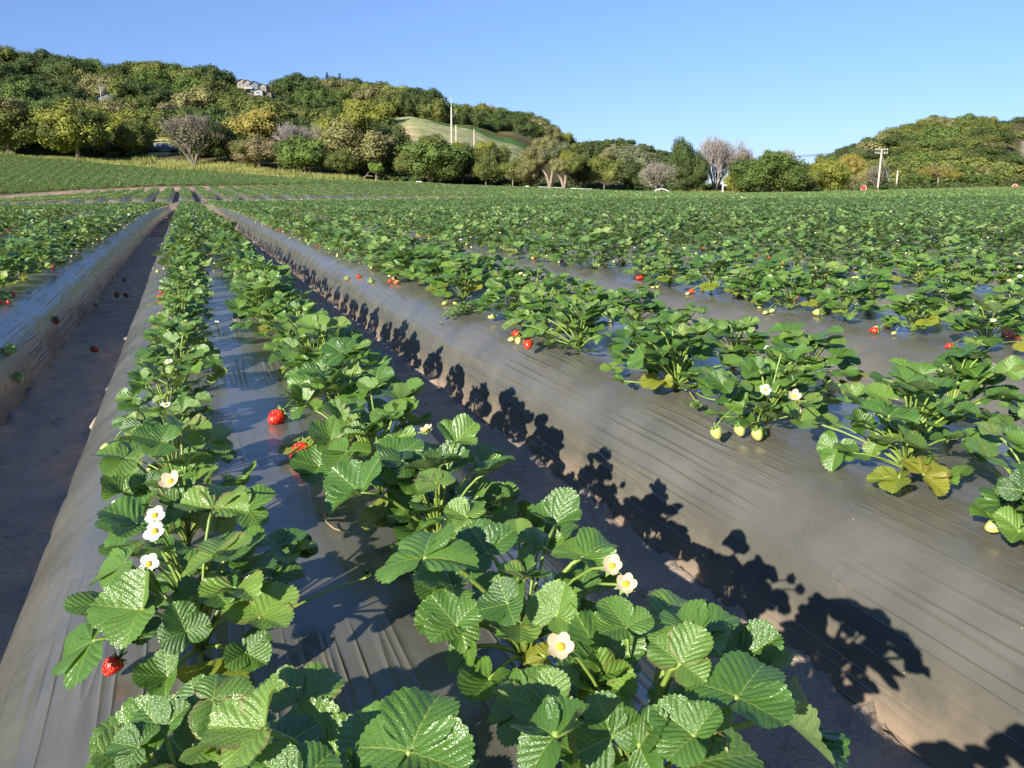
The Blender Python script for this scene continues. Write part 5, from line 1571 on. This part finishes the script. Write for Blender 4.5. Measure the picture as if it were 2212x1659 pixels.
for i, (y0, y1) in enumerate(((186, 236), (196, 246), (205, 262))):
    wire(at_depth(-60, y0, 118), at_depth(560, y1, 150), 1.2, '%s overhead wire crossing the woods at the left' % ('upper', 'middle', 'lowest')[i], .03)
for i in range(3):
    wire(p4+Vector((cr[0], cr[1], 0))*(-1.1+i*1.1), at_depth(1000, 226+i*7, 360), 9, '%s thin wire across the sky towards the leaning pole' % ('left', 'middle', 'right')[i], .03)
wire(p2-Vector((0, 0, .5)), p3-Vector((0, 0, .5)), .2, 'wire strung between the two shorter poles')
wire(p3-Vector((0, 0, .5)), at_depth(1160, 330, 150), 1.0, 'wire running right from the shortest pole into the trees')


def on_ground(px, v, dz=0):
    b = at_depth(px, 300, v); return Vector((b[0], b[1], g(b[0], b[1])+dz))


def pipe(px0, v0, px1, v1, r, label, arch=0.0):
    a, b = on_ground(px0, v0, .45), on_ground(px1, v1, .45); mb = MB(); n = 12
    pts = [a.lerp(b, i/n)+Vector((0, 0, arch*4*(i/n)*(1-i/n))) for i in range(n+1)]
    mb.tube([p-a for p in pts], r, 8)
    for p in (pts[0], pts[-1]): mb.tube([p-a, p-a-Vector((0, 0, .6))], r*.9, 6)
    o_ = mb.build('irrigation_pipe', M_white, loc=a); tag(o_, label, 'pipe', 'white irrigation pipes')


pipe(1163, 106, 1282, 107.5, .09, 'long white irrigation pipe along the field edge below the forked trunks')
pipe(1418, 112, 1450, 112, .08, 'short arched white pipe before the pale round bush', .35)
pipe(896, 98.5, 909, 98.5, .09, 'short white pipe piece on the bare verge below the wide olive tree')
pipe(1135, 105.5, 1143, 105.5, .12, 'stubby white pipe end at the left of the long irrigation pipe')
b = on_ground(1568, 119); mb = MB(); mb.tube([(0, 0, -.3), (0, 0, 1.75)], .13, 8); mb.tube([(0, 0, 1.5), tuple(ax*.55+Vector((0, 0, 1.45)))], .10, 6); mb.lathe([(.13, 1.7), (.2, 1.78), (.2, 1.9), (.01, 1.98)], n=8)
o = mb.build('irrigation_riser', M_white, loc=b, smooth=False); tag(o, 'white irrigation riser left of the round dense tree', 'standpipe')
M_signred = simple('sign_red', (.62, .05, .06), .4); M_signw = simple('sign_white', (.78, .72, .70), .4)


def road_sign(px, py, v, r, label):
    c = Vector(at_depth(px, py, v)); gz = g(c.x, c.y); o_ = empty('road_sign', (c.x, c.y, gz)); tag(o_, label, 'road sign', 'red road signs')
    nrm = Vector((-cfh[0], -cfh[1], 0)); up = Vector((0, 0, 1)); h = c.z-gz
    mb = MB(); mb.tube([(0, 0, -.2), (0, 0, h+r)], .04, 6); mb.build('post', M_metal, o_)
    for nm, rr_, off, mt in (('rim', r, .04, M_signw), ('face', r*.86, .055, M_signred)):
        m2 = MB(); vs = []
        for s_ in (0, 1):
            for k in range(8):
                a_ = math.pi/8+k*math.pi/4; vs.append(Vector((0, 0, h))+ax*rr_*math.cos(a_)+up*rr_*math.sin(a_)+nrm*(off+s_*.012))
        m2.add(vs, [tuple(range(8)), tuple(range(15, 7, -1))]+[(k, (k+1) % 8, 8+(k+1) % 8, 8+k) for k in range(8)]); m2.build(nm, mt, o_)


road_sign(1865, 406, 158, .62, 'pinkish red octagonal road sign left of the leaning pole')
road_sign(2192, 404, 158, .62, 'red road sign sticking up at the right edge of the field')

# ------------------------------------------------------------------ houses
M_wall = simple('stucco_cream', (.26, .21, .16), .85, var=.08, vscale=1); M_wallw = simple('stucco_white', (.33, .32, .31), .8)
M_roof = simple('roof_grey', (.09, .093, .095), .8, var=.2, vscale=2); M_glass = simple('window_glass', (.10, .16, .20), .12, spec=.8); M_bluew = simple('wall_slate', (.06, .085, .12), .6)


def gable(o_, c, w, d, h, rh, mat, axis=0, wins=()):
    """c: local (right, depth, up) of the wall base centre"""
    rx = Vector((cr[0], cr[1], 0)); ry = Vector((cfh[0], cfh[1], 0)); up = Vector((0, 0, 1)); L = lambda a, b_, z: rx*a+ry*b_+up*z
    x0, x1, y0, y1 = c[0]-w/2, c[0]+w/2, c[1]-d/2, c[1]+d/2; z0, z1 = c[2]-1.2, c[2]+h
    mb = MB(); vs = [L(x, y, z) for z in (z0, z1) for x, y in ((x0, y0), (x1, y0), (x1, y1), (x0, y1))]
    vs += [L(c[0], y0, z1+rh), L(c[0], y1, z1+rh)]
    mb.add(vs, [(0, 1, 5, 4), (1, 2, 6, 5), (2, 3, 7, 6), (3, 0, 4, 7), (4, 5, 8), (6, 7, 9)]); mb.build('wall', mat, o_)
    mr = MB(); e = .7; t = .18
    for s_ in (-1, 1):
        sl_ = rh/(w/2); a = [L(c[0], y0-e, z1+rh+.02), L(c[0]+s_*(w/2+e), y0-e, z1-e*sl_+.02), L(c[0]+s_*(w/2+e), y1+e, z1-e*sl_+.02), L(c[0], y1+e, z1+rh+.02)]
        bt = [p+up*t for p in a]; mr.add(a+bt, [(0, 1, 2, 3), (4, 7, 6, 5), (0, 4, 5, 1), (1, 5, 6, 2), (2, 6, 7, 3), (3, 7, 4, 0)])
    mr.build('roof', M_roof, o_)
    for (a, z, ww, hh) in wins:
        m = MB(); q = [L(c[0]+a+sx*ww/2, y0-.06, c[2]+z+sz*hh/2) for sx, sz in ((-1, -1), (1, -1), (1, 1), (-1, 1))]; q2 = [p-ry*.08 for p in q]
        m.add(q+q2, [(4, 5, 6, 7), (0, 1, 5, 4), (1, 2, 6, 5), (2, 3, 7, 6), (3, 0, 4, 7)]); f = m.build('window', M_wallw, o_)
        m = MB(); k = .12; q = [L(c[0]+a+sx*(ww/2-k), y0-.16, c[2]+z+sz*(hh/2-k)) for sx, sz in ((-1, -1), (1, -1), (1, 1), (-1, 1))]; m.add(q, [(0, 1, 2, 3)]); m.build('pane', M_glass, f)


hb = Vector(at_depth(552, 190, 270)); pxm = S/FPX*270
hb.z -= 1.0; o = empty('house', hb); o.scale = (.52, .52, .52); tag(o, 'large cream house with grey gabled roofs on top of the wooded left hill', 'house')
gable(o, (-7.2, 0, 2.4), 5.6, 8, 2.6, 1.5, M_wall, wins=((-1.2, 1.2, 1.4, 1.6), (1.2, 1.2, 1.4, 1.6)))
gable(o, (-3.6, -2.0, 1.2), 4.0, 6, 3.4, 1.5, M_wall, wins=((0, 2.0, 1.8, 1.6), ))
gable(o, (.8, -1, 0.2), 5.0, 8, 3.4, 1.8, M_bluew, wins=((-1.2, 1.8, 1.7, 1.9), (1.0, 1.8, 1.7, 1.9)))
gable(o, (5.4, -.5, -.6), 4.6, 7, 3.2, 1.3, M_wall, wins=((-.8, 1.9, 1.3, 1.3), (1.0, 1.9, 1.3, 1.3)))
gable(o, (3.2, -4, -2.4), 5.2, 4, 2.2, .6, M_wallw, wins=((0, 1.0, 2.8, 1.0), ))
M_found = simple('foundation', (.13, .11, .09), .9)
mb = MB(); mb.box((0, 0, -5.2), (21, 7, 8.2), -YAW); mb.build('foundation', M_found, o)
mb = MB(); rxv = Vector((cr[0], cr[1], 0)); ryv = Vector((cfh[0], cfh[1], 0))
mb.box(tuple(rxv*(-2.6)-ryv*5.6+Vector((0, 0, 1.2))), (5.2, 1.2, 1.0), -YAW); mb.build('balcony', M_wallw, o)
hb2 = Vector(at_depth(232, 191, 222)); hb2.z -= 2.3; o = empty('house', hb2); o.scale = (.55, .55, .5); tag(o, 'grey roof of a house half hidden in the woods above the white dead tree', 'house')
gable(o, (0, 0, -1.2), 7.0, 6, 1.4, 1.3, M_bluew, wins=((0, .7, 3, .8), ))

mb = MB(); mb.box((0, 0, -7), (6.0, 5.0, 10), -YAW); mb.build('foundation', M_found, o)
for q_ in (214, 228, 243): hill_tree(q_, 213, 3.9, 'green', 'trees covering the left hill', 'mid green tree below the half hidden grey roof')
# white dead tree
b = Vector(at_depth(218, 212, 196)); o = empty('dead_tree', b); tag(o, 'bare white dead tree standing in the woods of the left hill', 'tree')
mb = MB(); Hh = (212-176)*S/FPX*196; mb.tube([(0, 0, -7), (.1, 0, Hh*.5), (0, 0, Hh)], [.16, .12, .05], 6); rr = random.Random(4)
for i in range(14):
    z = Hh*rr.uniform(.15, .85); a = rr.uniform(0, 6.28); L = rr.uniform(.9, 2.2); e = Vector((math.cos(a)*L, math.sin(a)*L, z+L*rr.uniform(.1, .7)))
    mb.tube([(0, 0, z), e], [.07, .025], 4); mb.tube([e, e+Vector((rr.uniform(-.6, .6), rr.uniform(-.6, .6), rr.uniform(.1, .7)))], [.05, .02], 3)
mb.build('trunk', simple('dead_wood', (.34, .31, .28), .8), o)
hill_tree(372, 205, 5.0, 'brown', 'trees covering the left hill', 'rust brown crown in the woods below the house'); 

# fallen white branch
b = on_ground(775, 108, .3); mb = MB()
mb.tube([(0, 0, -.3), tuple(ax*.8+Vector((0, 0, .3))), tuple(ax*1.7+Vector((0, 0, .2)))], [.08, .06, .03], 6); mb.tube([tuple(ax*.8+Vector((0, 0, .4))), tuple(ax*1.2+Vector((0, 0, .8)))], [.04, .02], 5)
o = mb.build('fallen_branch', M_barkp, loc=b); tag(o, 'pale fallen branch on the grass left of the small sapling', 'branch')

# ------------------------------------------------------------------ car
def car():
    vs_ = min(range(126, 160), key=lambda q: abs(at_depth(344, 327, q)[2]-on_ground(344, q).z)); b = on_ground(352, vs_)
    o = empty('parked_car', b); tag(o, 'white saloon car partly behind the trees at the left edge of the upper field', 'car')
    dx = Vector((cr[0], cr[1], 0)); dy = Vector((cfh[0], cfh[1], 0)); up = Vector((0, 0, 1)); L = lambda a, c, z: dx*a+dy*c+up*z
    M_car = simple('car_paint', (.17, .20, .24), .25, spec=.6); M_tyre = simple('tyre', (.02, .02, .02), .8)
    prof = [(-2.25, .35), (-2.3, .62), (-2.15, .85), (-1.5, .95), (-.95, 1.38), (-.2, 1.46), (.55, 1.40), (1.2, .98), (1.95, .86), (2.3, .68), (2.32, .38), (1.9, .28), (-1.9, .28)]
    mb = MB(); n = len(prof); ws = [.86, .88, .86, .84, .66, .64, .66, .84, .84, .84, .86, .84, .84]
    A = [L(x, -w, z) for (x, z), w in zip(prof, ws)]; B = [L(x, w, z) for (x, z), w in zip(prof, ws)]
    mb.add(A+B, [tuple(range(n-1, -1, -1)), tuple(range(n, 2*n))]+[(i, (i+1) % n, n+(i+1) % n, n+i) for i in range(n)]); mb.build('body', M_car, o)
    for pts in ([(-1.35, .98), (-.88, 1.32), (-.25, 1.38), (-.25, .98)], [(-.15, .98), (-.15, 1.38), (.5, 1.33), (1.0, .98)]):
        m = MB(); f = lambda z: -(.86-(z-.95)*.43)-.015
        m.add([L(x, f(z), z) for x, z in pts], [(0, 1, 2, 3)]); m.build('window', M_glass, o)
    for x in (-1.45, 1.4):
        for s_ in (-1, 1):
            m = MB(); c = L(x, s_*.78, .32); m.tube([c-dy*.11, c+dy*.11], .33, 16); w_ = m.build('wheel', M_tyre, o)
            m = MB(); m.tube([c-dy*.125, c+dy*.125], .19, 12); m.build('rim', M_metal, w_)
    m = MB(); c = L(-2.27, -.6, .70); m.box(tuple(c), (.12, .3, .14), -YAW); m.build('headlight', M_signw, o)


car()

# ------------------------------------------------------------------ light, sky, camera
W = bpy.data.worlds.new('World'); SC.world = W; W.use_nodes = True
nt = W.node_tree; bg = nt.nodes['Background']
sky = nt.nodes.new('ShaderNodeTexSky'); sky.sky_type = 'NISHITA'; sky.sun_disc = False
sky.sun_elevation = math.radians(24.5); sky.sun_rotation = math.radians(-123)
sky.altitude = 20; sky.air_density = 1.0; sky.dust_density = 0.0; sky.ozone_density = 5.0
g_ = nt.nodes.new('ShaderNodeNewGeometry'); sx = nt.nodes.new('ShaderNodeSeparateXYZ')
tcw = nt.nodes.new('ShaderNodeTexCoord'); nt.links.new(tcw.outputs['Generated'], sx.inputs[0]); nt.nodes.remove(g_)
zr = ramp_(nt, sx.outputs[2], [(0.0, (.325, .385, .63)), (.22, (.58, .555, .645)), (1.0, (.80, .82, .84))])
nt.links.new(mix_(nt, 1.0, sky.outputs[0], zr, 'MULTIPLY'), bg.inputs[0]); bg.inputs[1].default_value = 0.122
sl = bpy.data.lights.new('sun', 'SUN'); sl.energy = 5.0; sl.angle = math.radians(0.5); sl.color = (1.0, 0.93, 0.80)
so = bpy.data.objects.new('sun', sl); link(so); so.rotation_euler = SUN_DIR.to_track_quat('Z', 'Y').to_euler()
cam = bpy.data.cameras.new('camera'); co = bpy.data.objects.new('camera', cam); link(co)
cam.sensor_width = 36; cam.lens = FPX/1024*36; cam.clip_start = 0.02; cam.clip_end = 4000
co.location = (0, 0, CAMZ)
co.matrix_world = Matrix(((cr[0], cu[0], -cf[0], 0), (cr[1], cu[1], -cf[1], 0), (cr[2], cu[2], -cf[2], CAMZ), (0, 0, 0, 1)))
SC.camera = co
SC.render.engine = 'CYCLES'
SC.view_settings.view_transform = 'Standard'; SC.view_settings.look = 'None'
SC.view_settings.exposure = 1.02; SC.view_settings.gamma = 1.0
SC.render.resolution_x = 1024; SC.render.resolution_y = 768
SC.cycles.max_bounces = 6; SC.cycles.transparent_max_bounces = 8
